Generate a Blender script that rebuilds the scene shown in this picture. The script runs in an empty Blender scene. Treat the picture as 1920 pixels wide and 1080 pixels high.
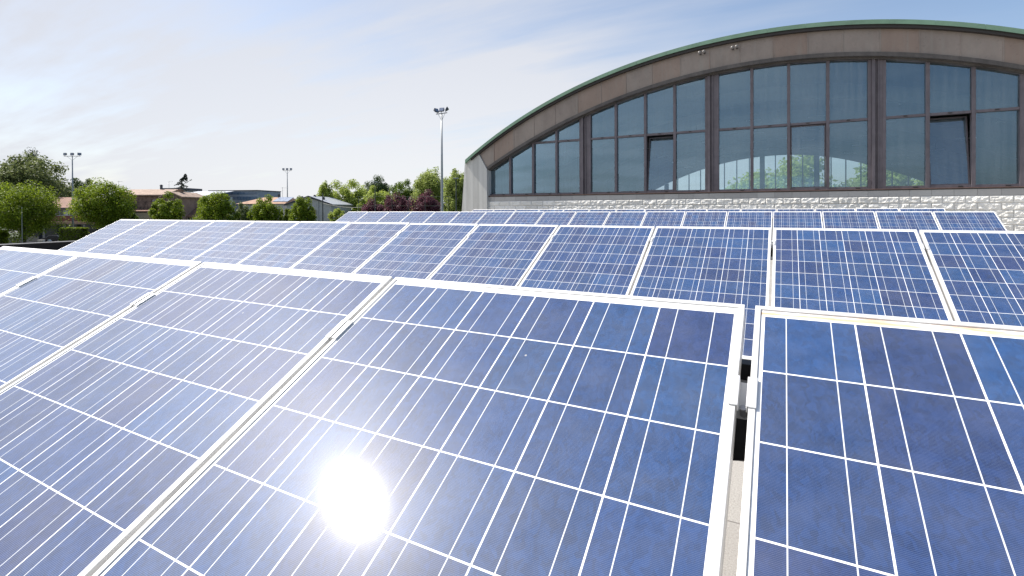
import bpy, bmesh, math, random
import numpy as np
from mathutils import Vector, Matrix
R = math.radians
sc = bpy.context.scene
COL = sc.collection
random.seed(7)
rng = np.random.default_rng(7)

# ------------------------------------------------------------------ camera
CZ = 6.2                                   # camera height above the street
FPX, PCY = 948.27, 396.82                  # focal length and principal row for a 1920 px wide frame
YAW, PIT, ROL = 0.4936, 0.0070, 0.0042
TILT = 0.495                               # slope of the solar panels
cy_, sy_ = math.cos(YAW), math.sin(YAW)
def cam_dir(a, b, d):
    cr, sr = math.cos(ROL), math.sin(ROL); cp, sp = math.cos(PIT), math.sin(PIT)
    xr = cr*a + sr*b; h = -sr*a + cr*b
    yr = cp*d + sp*h; z = -sp*d + cp*h
    return Vector((cy_*xr - sy_*yr, sy_*xr + cy_*yr, z))
rv, uv_, fv = cam_dir(1, 0, 0), cam_dir(0, 1, 0), cam_dir(0, 0, 1)
cam_d = bpy.data.cameras.new('camera'); cam = bpy.data.objects.new('camera', cam_d); COL.objects.link(cam)
cam.matrix_world = Matrix(((rv.x, uv_.x, -fv.x, 0), (rv.y, uv_.y, -fv.y, 0), (rv.z, uv_.z, -fv.z, CZ), (0, 0, 0, 1)))
cam_d.sensor_width = 36.0; cam_d.sensor_fit = 'HORIZONTAL'; cam_d.lens = FPX/1920*36
cam_d.shift_y = -(540 - PCY)/1920
cam_d.clip_start = 0.02; cam_d.clip_end = 6000
sc.camera = cam
def at(u, v, D):
    """place in the world that sits D metres deep behind photo pixel (u, v)"""
    p = cam_dir((u-960)/FPX, (PCY-v)/FPX, 1)*D
    return Vector((p.x, p.y, p.z + CZ))

# ------------------------------------------------------------------ light
SUN_D = Vector((-0.6262, -0.0697, 0.7766)).normalized()
elev = math.asin(SUN_D.z)
world = bpy.data.worlds.new('World'); sc.world = world; world.use_nodes = True
sun_l = bpy.data.lights.new('sun', 'SUN'); sun_l.energy = 4.4; sun_l.angle = R(0.53); sun_l.color = (1, .95, .88)
sun = bpy.data.objects.new('sun', sun_l); COL.objects.link(sun)
sun.rotation_euler = SUN_D.to_track_quat('Z', 'Y').to_euler()
sc.view_settings.view_transform = 'Standard'; sc.view_settings.look = 'None'
sc.view_settings.gamma = 1; sc.view_settings.exposure = 0.8

class NT:
    """small helper round a node tree"""
    def __init__(s, nt): s.nt = nt; nt.nodes.clear()
    def n(s, typ, **kw):
        x = s.nt.nodes.new(typ)
        for k, v in kw.items(): setattr(x, k, v)
        return x
    def lk(s, a, b): s.nt.links.new(a, b)
    def put(s, sock, val):
        if hasattr(val, 'is_linked') or hasattr(val, 'links'): s.lk(val, sock)
        else: sock.default_value = val
    def m(s, op, a, b=None, c=None):
        x = s.n('ShaderNodeMath', operation=op)
        s.put(x.inputs[0], a)
        if b is not None: s.put(x.inputs[1], b)
        if c is not None: s.put(x.inputs[2], c)
        return x.outputs[0]
    def rng(s, v, a, b, c=0., d=1.):
        x = s.n('ShaderNodeMapRange'); s.put(x.inputs[0], v)
        for i, q in enumerate((a, b, c, d)): x.inputs[i+1].default_value = q
        return x.outputs[0]
    def mix(s, f, a, b, blend='MIX'):
        x = s.n('ShaderNodeMix', data_type='RGBA', blend_type=blend)
        s.put(x.inputs[0], f)
        for i, q in ((6, a), (7, b)):
            if isinstance(q, tuple): q = (*q[:3], 1)
            s.put(x.inputs[i], q)
        return x.outputs[2]
    def noise(s, vec, scale, detail=3, rough=.5, dim='3D'):
        x = s.n('ShaderNodeTexNoise', noise_dimensions=dim)
        if vec is not None: s.lk(vec, x.inputs['Vector'])
        x.inputs['Scale'].default_value = scale; x.inputs['Detail'].default_value = detail; x.inputs['Roughness'].default_value = rough
        return x.outputs['Fac']
    def mapping(s, vec, scale=(1, 1, 1), loc=(0, 0, 0), rot=(0, 0, 0)):
        x = s.n('ShaderNodeMapping'); s.lk(vec, x.inputs[0])
        x.inputs['Scale'].default_value = scale; x.inputs['Location'].default_value = loc; x.inputs['Rotation'].default_value = rot
        return x.outputs[0]
    def bump(s, h, dist=.01, strength=1.):
        x = s.n('ShaderNodeBump'); s.lk(h, x.inputs['Height']); x.inputs['Distance'].default_value = dist; x.inputs['Strength'].default_value = strength
        return x.outputs[0]

# sky: Nishita plus thin high cloud
w = NT(world.node_tree)
sky = w.n('ShaderNodeTexSky', sky_type='NISHITA'); sky.sun_disc = False
sky.sun_elevation = elev; sky.sun_rotation = math.atan2(SUN_D.x, SUN_D.y)
sky.altitude = 50; sky.air_density = 1.0; sky.dust_density = 1.6; sky.ozone_density = 2.0
tc = w.n('ShaderNodeTexCoord'); sx = w.n('ShaderNodeSeparateXYZ'); w.lk(tc.outputs['Generated'], sx.inputs[0])
zc = w.m('ADD', w.m('MAXIMUM', sx.outputs[2], 0.), .12)
cx = w.n('ShaderNodeCombineXYZ'); w.lk(w.m('DIVIDE', sx.outputs[0], zc), cx.inputs[0]); w.lk(w.m('DIVIDE', sx.outputs[1], zc), cx.inputs[1])
cl1 = w.noise(w.mapping(cx.outputs[0], (.5, .9, 1), (3.1, 1.7, 0), (0, 0, .5)), 1.0, 5, .55)
cl2 = w.noise(w.mapping(cx.outputs[0], (.35, 2.2, 1), (1.1, .4, 0), (0, 0, -.4)), 1.3, 6, .6)
# a bright thin veil in the north-west, unseen broken cloud behind brightened to light the hall front, clear blue to the right and overhead
def dirdot(x, y, z=0):
    d = w.n('ShaderNodeVectorMath', operation='DOT_PRODUCT'); w.lk(tc.outputs['Generated'], d.inputs[0]); d.inputs[1].default_value = Vector((x, y, z)).normalized(); return d.outputs['Value']
dv = dirdot(-.56, .83)
veil = w.m('MULTIPLY', w.rng(dirdot(-.8, .6), .35, .85, .10, 1.), w.rng(sx.outputs[2], .40, .85, 1., .55))
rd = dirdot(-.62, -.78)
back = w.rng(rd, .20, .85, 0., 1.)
cm = w.m('ADD', w.m('MULTIPLY', cl1, .65), w.m('MULTIPLY', cl2, .5))
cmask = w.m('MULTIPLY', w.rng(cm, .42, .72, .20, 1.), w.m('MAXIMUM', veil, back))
low = w.m('MULTIPLY', w.rng(sx.outputs[2], 0., .34, 1., 0.), w.rng(dv, .55, .97, .15, .62))
cmask = w.m('MINIMUM', w.m('ADD', cmask, low), .93)
glow = w.m('MULTIPLY', w.rng(dv, .62, 1., 0., 1.), w.rng(sx.outputs[2], 0., .42, 1., .2))
ccol = w.mix(glow, (3.9, 4.05, 4.5), (5.3, 5.35, 5.5))
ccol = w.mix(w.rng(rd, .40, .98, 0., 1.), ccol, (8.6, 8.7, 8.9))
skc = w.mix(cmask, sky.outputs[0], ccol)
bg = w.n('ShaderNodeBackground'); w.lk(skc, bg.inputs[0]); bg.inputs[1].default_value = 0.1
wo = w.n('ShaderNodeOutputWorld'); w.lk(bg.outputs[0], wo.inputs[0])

# ------------------------------------------------------------------ object helpers
class MB:
    def __init__(s): s.v = []; s.f = []
    def add(s, vs, fs):
        o = len(s.v); s.v += [tuple(v) for v in vs]; s.f += [tuple(i+o for i in f) for f in fs]; return s
    def box(s, x0, x1, y0, y1, z0, z1):
        return s.add([(x, y, z) for z in (z0, z1) for y in (y0, y1) for x in (x0, x1)],
                     [(0, 2, 3, 1), (4, 5, 7, 6), (0, 1, 5, 4), (2, 6, 7, 3), (0, 4, 6, 2), (1, 3, 7, 5)])
    def hexa(s, a, b):      # two quads (same winding) joined
        return s.add(list(a)+list(b), [(3, 2, 1, 0), (4, 5, 6, 7)] + [(i, (i+1) % 4, 4+(i+1) % 4, 4+i) for i in range(4)])
    def prism(s, poly, axis, a, b):
        n = len(poly)
        def pt(p, t): return (p[0], t, p[1]) if axis == 'y' else ((t, p[0], p[1]) if axis == 'x' else (p[0], p[1], t))
        return s.add([pt(p, a) for p in poly]+[pt(p, b) for p in poly],
                     [tuple(range(n)), tuple(range(2*n-1, n-1, -1))]+[(i, n+i, n+(i+1) % n, (i+1) % n) for i in range(n)])
    def tube(s, pts, r, n=8, cap=True):
        pts = [Vector(p) for p in pts]; rs = r if isinstance(r, (list, tuple)) else [r]*len(pts)
        vs = []
        for i, p in enumerate(pts):
            d = (pts[min(i+1, len(pts)-1)]-pts[max(i-1, 0)]).normalized()
            a = d.orthogonal().normalized() if abs(d.z) > .99 else d.cross(Vector((0, 0, 1))).normalized()
            if abs(d.z) > .99: a = Vector((1, 0, 0))
            b = d.cross(a).normalized()
            vs += [p + (a*math.cos(2*math.pi*k/n)+b*math.sin(2*math.pi*k/n))*rs[i] for k in range(n)]
        fs = [(i*n+k, i*n+(k+1) % n, (i+1)*n+(k+1) % n, (i+1)*n+k) for i in range(len(pts)-1) for k in range(n)]
        if cap: fs += [tuple(range(n-1, -1, -1)), tuple((len(pts)-1)*n+k for k in range(n))]
        return s.add(vs, fs)
    def ball(s, c, r, nu=12, nv=8):
        vs = []; fs = []
        sx_, sy2, sz = r if isinstance(r, tuple) else (r, r, r)
        for j in range(nv+1):
            t = math.pi*j/nv
            for i in range(nu):
                p = 2*math.pi*i/nu
                vs.append((c[0]+sx_*math.sin(t)*math.cos(p), c[1]+sy2*math.sin(t)*math.sin(p), c[2]+sz*math.cos(t)))
        for j in range(nv):
            for i in range(nu): fs.append((j*nu+i, (j+1)*nu+i, (j+1)*nu+(i+1) % nu, j*nu+(i+1) % nu))
        return s.add(vs, fs)
    def build(s, name, mat, parent=None, bevel=0, smooth=False, loc=None, rot=None):
        me = bpy.data.meshes.new(name); me.from_pydata(s.v, [], s.f); me.validate()
        bm = bmesh.new(); bm.from_mesh(me)
        bmesh.ops.remove_doubles(bm, verts=bm.verts, dist=1e-6)
        bmesh.ops.recalc_face_normals(bm, faces=bm.faces)
        if bevel:
            es = [e for e in bm.edges if len(e.link_faces) == 2 and e.calc_face_angle(0) > .5]
            bmesh.ops.bevel(bm, geom=es, offset=bevel, segments=2, affect='EDGES', profile=.6, clamp_overlap=True)
        if smooth:
            for f in bm.faces: f.smooth = True
        bm.to_mesh(me); bm.free()
        me.materials.append(mat)
        o = bpy.data.objects.new(name, me); COL.objects.link(o)
        if parent: o.parent = parent
        if loc is not None: o.location = loc
        if rot is not None: o.rotation_euler = rot
        return o
def tag(o, label, cat, group=None):
    o['label'] = label; o['category'] = cat
    if group: o['group'] = group
    return o
def thing(name, label, cat, loc=(0, 0, 0), rz=0, group=None):
    o = bpy.data.objects.new(name, None); COL.objects.link(o); o.empty_display_size = .2
    o.location = loc; o.rotation_euler = (0, 0, rz)
    return tag(o, label, cat, group)
def struct(o): o['kind'] = 'structure'; return o
def copy_tree(o, parent=None):
    c = o.copy(); COL.objects.link(c); c.parent = parent
    for ch in [x for x in bpy.data.objects if x.parent == o]: copy_tree(ch, c)
    return c

# ------------------------------------------------------------------ materials
def pmat(name, col=(.5, .5, .5), rough=.6, metal=0., spec=.5, var=0., vscale=3., bump=0., bscale=40., bdist=.01, streak=0.):
    m = bpy.data.materials.new(name); m.use_nodes = True
    t = NT(m.node_tree)
    b = t.n('ShaderNodeBsdfPrincipled'); o = t.n('ShaderNodeOutputMaterial'); t.lk(b.outputs[0], o.inputs[0])
    b.inputs['Roughness'].default_value = rough; b.inputs['Metallic'].default_value = metal
    b.inputs['Specular IOR Level'].default_value = spec
    c = (*col, 1)
    b.inputs['Base Color'].default_value = c
    if var or bump or streak:
        tc = t.n('ShaderNodeTexCoord'); v = tc.outputs['Object']
    if var:
        f = t.noise(v, vscale, 6, .6)
        cc = t.mix(t.rng(f, .3, .7), tuple(x*(1-var) for x in col), tuple(min(1, x*(1+var)) for x in col))
        if streak:
            g = t.noise(t.mapping(v, (3, 3, .12)), 4, 4)
            cc = t.mix(t.m('MULTIPLY', t.rng(g, .45, .75), streak), cc, tuple(x*.45 for x in col))
        t.lk(cc, b.inputs['Base Color'])
    if bump:
        t.lk(t.bump(t.noise(v, bscale, 5, .6), bdist, bump), b.inputs['Normal'])
    return m

def leaf_mat(name, dark, light, trans=.35):
    m = bpy.data.materials.new(name); m.use_nodes = True; t = NT(m.node_tree)
    g = t.n('ShaderNodeNewGeometry'); tc = t.n('ShaderNodeTexCoord')
    ns = t.noise(tc.outputs['Object'], .9, 3)
    f = t.m('ADD', t.m('MULTIPLY', g.outputs['Random Per Island'], .6), t.rng(ns, .35, .65, -.1, .5))
    c = t.mix(f, dark, light)
    d = t.n('ShaderNodeBsdfPrincipled'); t.lk(c, d.inputs['Base Color']); d.inputs['Roughness'].default_value = .55; d.inputs['Specular IOR Level'].default_value = .25
    tr = t.n('ShaderNodeBsdfTranslucent'); t.lk(t.mix(.5, c, tuple(min(1, x*1.3) for x in light)), tr.inputs[0])
    mx = t.n('ShaderNodeMixShader'); mx.inputs[0].default_value = trans
    t.lk(d.outputs[0], mx.inputs[1]); t.lk(tr.outputs[0], mx.inputs[2])
    o = t.n('ShaderNodeOutputMaterial'); t.lk(mx.outputs[0], o.inputs[0])
    return m

# --- solar module geometry numbers (metres)
MW, ML = 0.99, 1.65
LIP = .011
CELL, GX = .156, .003
PX = CELL+GX
X0 = (MW-(6*CELL+5*GX))/2
Y0 = (ML-(10*CELL+9*GX))/2

def laminate_mat(name, rust=False):
    m = bpy.data.materials.new(name); m.use_nodes = True; t = NT(m.node_tree)
    tc = t.n('ShaderNodeTexCoord'); v = tc.outputs['Object']
    s = t.n('ShaderNodeSeparateXYZ'); t.lk(v, s.inputs[0]); x, y = s.outputs[0], s.outputs[1]
    oi = t.n('ShaderNodeObjectInfo')
    ax = t.m('SUBTRACT', x, X0); ay = t.m('SUBTRACT', y, Y0)
    ix = t.m('FLOOR', t.m('DIVIDE', ax, PX)); iy = t.m('FLOOR', t.m('DIVIDE', ay, PX))
    fx = t.m('SUBTRACT', ax, t.m('MULTIPLY', ix, PX)); fy = t.m('SUBTRACT', ay, t.m('MULTIPLY', iy, PX))
    incell = t.m('MULTIPLY', t.m('LESS_THAN', fx, CELL), t.m('LESS_THAN', fy, CELL))
    inx = t.m('MULTIPLY', t.m('GREATER_THAN', ax, 0.), t.m('LESS_THAN', ax, 6*PX-GX))
    iny = t.m('MULTIPLY', t.m('GREATER_THAN', ay, 0.), t.m('LESS_THAN', ay, 10*PX-GX))
    incell = t.m('MULTIPLY', incell, t.m('MULTIPLY', inx, iny))
    b1 = t.m('LESS_THAN', t.m('ABSOLUTE', t.m('SUBTRACT', fx, .039)), .00095)
    b2 = t.m('LESS_THAN', t.m('ABSOLUTE', t.m('SUBTRACT', fx, .117)), .00095)
    bus = t.m('MULTIPLY', t.m('MAXIMUM', b1, b2), iny)
    # fingers
    ff = t.m('FRACT', t.m('DIVIDE', fy, .0024))
    fing = t.m('LESS_THAN', ff, .12)
    # per-cell hue
    cb = t.n('ShaderNodeCombineXYZ'); t.lk(ix, cb.inputs[0]); t.lk(iy, cb.inputs[1]); t.lk(t.m('MULTIPLY', oi.outputs['Random'], 97.), cb.inputs[2])
    wn = t.n('ShaderNodeTexWhiteNoise', noise_dimensions='3D'); t.lk(cb.outputs[0], wn.inputs['Vector'])
    sc3 = t.n('ShaderNodeSeparateColor'); t.lk(wn.outputs['Color'], sc3.inputs[0])
    rmp = t.n('ShaderNodeValToRGB'); e = rmp.color_ramp.elements
    e[0].position = 0; e[0].color = (.012, .029, .102, 1); e[1].position = 1; e[1].color = (.007, .048, .150, 1)
    for p, c in ((.16, (.009, .033, .116, 1)), (.5, (.008, .038, .130, 1)), (.85, (.007, .043, .140, 1))):
        q = rmp.color_ramp.elements.new(p); q.color = c
    t.lk(sc3.outputs[0], rmp.inputs[0])
    # crystal grains
    offs = t.n('ShaderNodeVectorMath', operation='ADD'); t.lk(v, offs.inputs[0])
    of2 = t.n('ShaderNodeVectorMath', operation='SCALE'); t.lk(wn.outputs['Color'], of2.inputs[0]); of2.inputs['Scale'].default_value = 9.
    t.lk(of2.outputs[0], offs.inputs[1])
    warp = t.n('ShaderNodeTexNoise'); t.lk(offs.outputs[0], warp.inputs['Vector']); warp.inputs['Scale'].default_value = 45
    wv = t.n('ShaderNodeVectorMath', operation='MULTIPLY_ADD'); t.lk(warp.outputs['Color'], wv.inputs[0]); wv.inputs[1].default_value = (.03, .03, .03); t.lk(offs.outputs[0], wv.inputs[2])
    vo = t.n('ShaderNodeTexVoronoi'); t.lk(t.mapping(wv.outputs[0], (170, 75, 1), rot=(0, 0, .6)), vo.inputs['Vector']); vo.inputs['Scale'].default_value = 1.
    vs = t.n('ShaderNodeSeparateColor'); t.lk(vo.outputs['Color'], vs.inputs[0])
    vo2 = t.n('ShaderNodeTexVoronoi'); t.lk(t.mapping(wv.outputs[0], (30, 60, 1)), vo2.inputs['Vector']); vo2.inputs['Scale'].default_value = 1.
    vs2 = t.n('ShaderNodeSeparateColor'); t.lk(vo2.outputs['Color'], vs2.inputs[0])
    gr = t.m('ADD', t.rng(vs.outputs[0], 0, 1, -.17, .17), t.rng(vs2.outputs[1], 0, 1, -.09, .09))
    val = t.m('ADD', 1., t.m('ADD', gr, t.rng(sc3.outputs[1], 0, 1, -.10, .10)))
    hsv = t.n('ShaderNodeHueSaturation'); t.lk(rmp.outputs[0], hsv.inputs['Color']); t.lk(val, hsv.inputs['Value'])
    cellc = t.mix(t.m('MULTIPLY', fing, .24), hsv.outputs[0], (.45, .50, .58))
    col = t.mix(incell, (.80, .80, .79), cellc)
    col = t.mix(bus, col, (.58, .60, .62))
    if rust:
        tn = t.noise(t.mapping(v, (2.6, 24, 1), (.35, 0, 0)), 2.5, 4, .6)
        band = t.m('MULTIPLY', t.rng(y, ML-.0315, ML-.024, 0, 1), t.rng(tn, .42, .58, 0, 1))
        col = t.mix(t.m('MULTIPLY', band, .75), col, (.55, .27, .08))
    # dust film and droppings specks
    sp = t.n('ShaderNodeTexVoronoi'); t.lk(v, sp.inputs['Vector']); sp.inputs['Scale'].default_value = 9
    spd = t.m('LESS_THAN', sp.outputs['Distance'], t.m('MULTIPLY', t.m('GREATER_THAN', t.noise(v, 5.3, 1), .53), .024))
    dust = t.rng(t.noise(v, 7., 5, .65), .35, .75, .015, .075)
    edge = t.rng(y, .0, .10, .16, 0.)
    dust = t.m('ADD', dust, t.m('MULTIPLY', edge, t.noise(v, 22., 4, .6)))
    col = t.mix(t.m('MAXIMUM', dust, t.m('MULTIPLY', spd, .55)), col, (.56, .54, .50))
    b = t.n('ShaderNodeBsdfPrincipled'); t.lk(col, b.inputs['Base Color'])
    b.inputs['Roughness'].default_value = .45; b.inputs['Specular IOR Level'].default_value = .14
    b.inputs['Coat Weight'].default_value = 1.; b.inputs['Coat Roughness'].default_value = .060; b.inputs['Coat IOR'].default_value = 1.29
    bn = t.bump(t.noise(v, 750., 2, .5), 0.0006, .05)
    t.lk(bn, b.inputs['Coat Normal'])
    # a faint dusty sheen on top of the textured glass
    gl = t.n('ShaderNodeBsdfGlossy'); gl.inputs['Roughness'].default_value = .28
    mx = t.n('ShaderNodeMixShader'); mx.inputs[0].default_value = .0035; t.lk(b.outputs[0], mx.inputs[1]); t.lk(gl.outputs[0], mx.inputs[2])
    o = t.n('ShaderNodeOutputMaterial'); t.lk(mx.outputs[0], o.inputs[0])
    return m

def glass_mat(name, tint=(.62, .76, .80), dust=.055, streaks=True):
    m = bpy.data.materials.new(name); m.use_nodes = True; t = NT(m.node_tree)
    tr = t.n('ShaderNodeBsdfTransparent'); tr.inputs[0].default_value = (*tint, 1)
    gl = t.n('ShaderNodeBsdfGlossy'); gl.inputs['Roughness'].default_value = .03; gl.inputs[0].default_value = (.50, .75, .96, 1)
    fr = t.n('ShaderNodeFresnel'); fr.inputs[0].default_value = 1.62
    tc = t.n('ShaderNodeTexCoord')
    t.lk(t.bump(t.noise(tc.outputs['Object'], .9, 2), .02, .12), gl.inputs['Normal'])
    m1 = t.n('ShaderNodeMixShader'); t.lk(t.m('MINIMUM', t.m('MULTIPLY', fr.outputs[0], 3.3), 1.), m1.inputs[0]); t.lk(tr.outputs[0], m1.inputs[1]); t.lk(gl.outputs[0], m1.inputs[2])
    df = t.n('ShaderNodeBsdfDiffuse'); df.inputs[0].default_value = (.50, .58, .62, 1)
    f1 = t.noise(t.mapping(tc.outputs['Object'], (5, 5, .25)), 1.6, 5, .65)
    g = t.n('ShaderNodeNewGeometry')
    f = t.m('MULTIPLY', t.rng(f1, .35, .75, dust*.5, dust*2.2), t.rng(g.outputs['Random Per Island'], 0, 1, .6, 1.6))
    m2 = t.n('ShaderNodeMixShader'); t.lk(f, m2.inputs[0]); t.lk(m1.outputs[0], m2.inputs[1]); t.lk(df.outputs[0], m2.inputs[2])
    o = t.n('ShaderNodeOutputMaterial'); t.lk(m2.outputs[0], o.inputs[0])
    return m

def roof_tile_mat(name, c1, c2, scale=3.2):
    m = bpy.data.materials.new(name); m.use_nodes = True; t = NT(m.node_tree)
    tc = t.n('ShaderNodeTexCoord'); v = tc.outputs['Object']
    br = t.n('ShaderNodeTexBrick'); t.lk(v, br.inputs[0]); br.inputs['Scale'].default_value = scale
    br.inputs['Color1'].default_value = (*c1, 1); br.inputs['Color2'].default_value = (*c2, 1); br.inputs['Mortar'].default_value = (*[x*.35 for x in c1], 1)
    br.inputs['Mortar Size'].default_value = .012; br.inputs['Row Height'].default_value = .5
    c = t.mix(t.rng(t.noise(v, 1.2, 5, .7), .35, .7), br.outputs[0], tuple(min(1, x*1.5) for x in c2))
    b = t.n('ShaderNodeBsdfPrincipled'); t.lk(c, b.inputs['Base Color']); b.inputs['Roughness'].default_value = .85
    o = t.n('ShaderNodeOutputMaterial'); t.lk(b.outputs[0], o.inputs[0])
    return m

def copper_mat():
    m = bpy.data.materials.new('brown_copper'); m.use_nodes = True; t = NT(m.node_tree)
    tc = t.n('ShaderNodeTexCoord'); v = tc.outputs['Object']; g = t.n('ShaderNodeNewGeometry')
    f = t.noise(t.mapping(v, (1, 1, .5)), 1.7, 6, .65)
    c = t.mix(t.rng(f, .3, .7), (.21, .172, .148), (.30, .25, .215))
    c = t.mix(t.m('MULTIPLY', t.m('GREATER_THAN', g.outputs['Random Per Island'], .72), .35), c, (.25, .15, .10))
    st = t.noise(t.mapping(v, (6, 6, .35)), 1.5, 4, .6)
    c = t.mix(t.rng(st, .52, .78, 0, .55), c, (.26, .24, .21))
    c = t.mix(t.rng(t.noise(v, 9, 4, .7), .6, .8, 0, .4), c, (.05, .04, .035))
    b = t.n('ShaderNodeBsdfPrincipled'); t.lk(c, b.inputs['Base Color']); b.inputs['Roughness'].default_value = .55; b.inputs['Metallic'].default_value = .15
    t.lk(t.bump(t.noise(v, 1.6, 3), .03, .3), b.inputs['Normal'])
    o = t.n('ShaderNodeOutputMaterial'); t.lk(b.outputs[0], o.inputs[0])
    return m

def block_mat(name, c1, c2, bump):
    m = bpy.data.materials.new(name); m.use_nodes = True; t = NT(m.node_tree)
    tc = t.n('ShaderNodeTexCoord'); v = tc.outputs['Object']; g = t.n('ShaderNodeNewGeometry')
    f = t.m('ADD', t.m('MULTIPLY', g.outputs['Random Per Island'], .6), t.m('MULTIPLY', t.noise(v, 14, 5, .7), .6))
    b = t.n('ShaderNodeBsdfPrincipled'); t.lk(t.mix(t.rng(f, .2, .95), c1, c2), b.inputs['Base Color']); b.inputs['Roughness'].default_value = .9
    t.lk(t.bump(t.noise(v, 60, 5, .7), .006, bump), b.inputs['Normal'])
    o = t.n('ShaderNodeOutputMaterial'); t.lk(b.outputs[0], o.inputs[0])
    return m

def board_concrete_mat():
    m = bpy.data.materials.new('board_marked_concrete'); m.use_nodes = True; t = NT(m.node_tree)
    tc = t.n('ShaderNodeTexCoord'); v = tc.outputs['Object']
    s = t.n('ShaderNodeSeparateXYZ'); t.lk(v, s.inputs[0])
    brd = t.n('ShaderNodeTexWhiteNoise', noise_dimensions='1D'); t.lk(t.m('FLOOR', t.m('MULTIPLY', s.outputs[0], 9.)), brd.inputs['W'])
    f = t.m('ADD', t.m('MULTIPLY', brd.outputs['Value'], .35), t.m('MULTIPLY', t.noise(t.mapping(v, (4, 4, .4)), 2.2, 6, .7), .8))
    c = t.mix(t.rng(f, .2, .9), (.38, .375, .35), (.58, .575, .545))
    b = t.n('ShaderNodeBsdfPrincipled'); t.lk(c, b.inputs['Base Color']); b.inputs['Roughness'].default_value = .85
    t.lk(t.bump(t.m('ADD', brd.outputs['Value'], t.noise(v, 30, 5, .7)), .008, .5), b.inputs['Normal'])
    o = t.n('ShaderNodeOutputMaterial'); t.lk(b.outputs[0], o.inputs[0])
    return m

def paving_mat():
    m = bpy.data.materials.new('gravelly_concrete_paving'); m.use_nodes = True; t = NT(m.node_tree)
    tc = t.n('ShaderNodeTexCoord'); v = tc.outputs['Object']
    br = t.n('ShaderNodeTexBrick'); t.lk(v, br.inputs[0]); br.inputs['Scale'].default_value = 1.; br.offset = 0
    br.inputs['Brick Width'].default_value = .5; br.inputs['Row Height'].default_value = .5; br.inputs['Mortar Size'].default_value = .004
    br.inputs['Color1'].default_value = (.36, .34, .31, 1); br.inputs['Color2'].default_value = (.42, .40, .36, 1); br.inputs['Mortar'].default_value = (.13, .12, .11, 1)
    sp = t.noise(v, 160, 4, .75)
    c = t.mix(t.rng(sp, .35, .65, 0, .8), br.outputs[0], (.22, .20, .18))
    c = t.mix(t.rng(t.noise(v, 1.1, 5, .7), .45, .75, 0, .5), c, (.24, .22, .19))
    b = t.n('ShaderNodeBsdfPrincipled'); t.lk(c, b.inputs['Base Color']); b.inputs['Roughness'].default_value = .9
    t.lk(t.bump(sp, .004, .6), b.inputs['Normal'])
    o = t.n('ShaderNodeOutputMaterial'); t.lk(b.outputs[0], o.inputs[0])
    return m

def ground_mat():
    m = bpy.data.materials.new('town_ground'); m.use_nodes = True; t = NT(m.node_tree)
    tc = t.n('ShaderNodeTexCoord'); v = tc.outputs['Object']
    f = t.noise(v, .02, 4, .6); g = t.noise(v, 2.5, 5, .7)
    gr = t.mix(g, (.035, .06, .018), (.09, .12, .04)); asph = t.mix(g, (.055, .055, .056), (.09, .088, .084))
    b = t.n('ShaderNodeBsdfPrincipled'); t.lk(t.mix(t.rng(f, .47, .53), asph, gr), b.inputs['Base Color']); b.inputs['Roughness'].default_value = .95
    o = t.n('ShaderNodeOutputMaterial'); t.lk(b.outputs[0], o.inputs[0])
    return m

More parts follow.
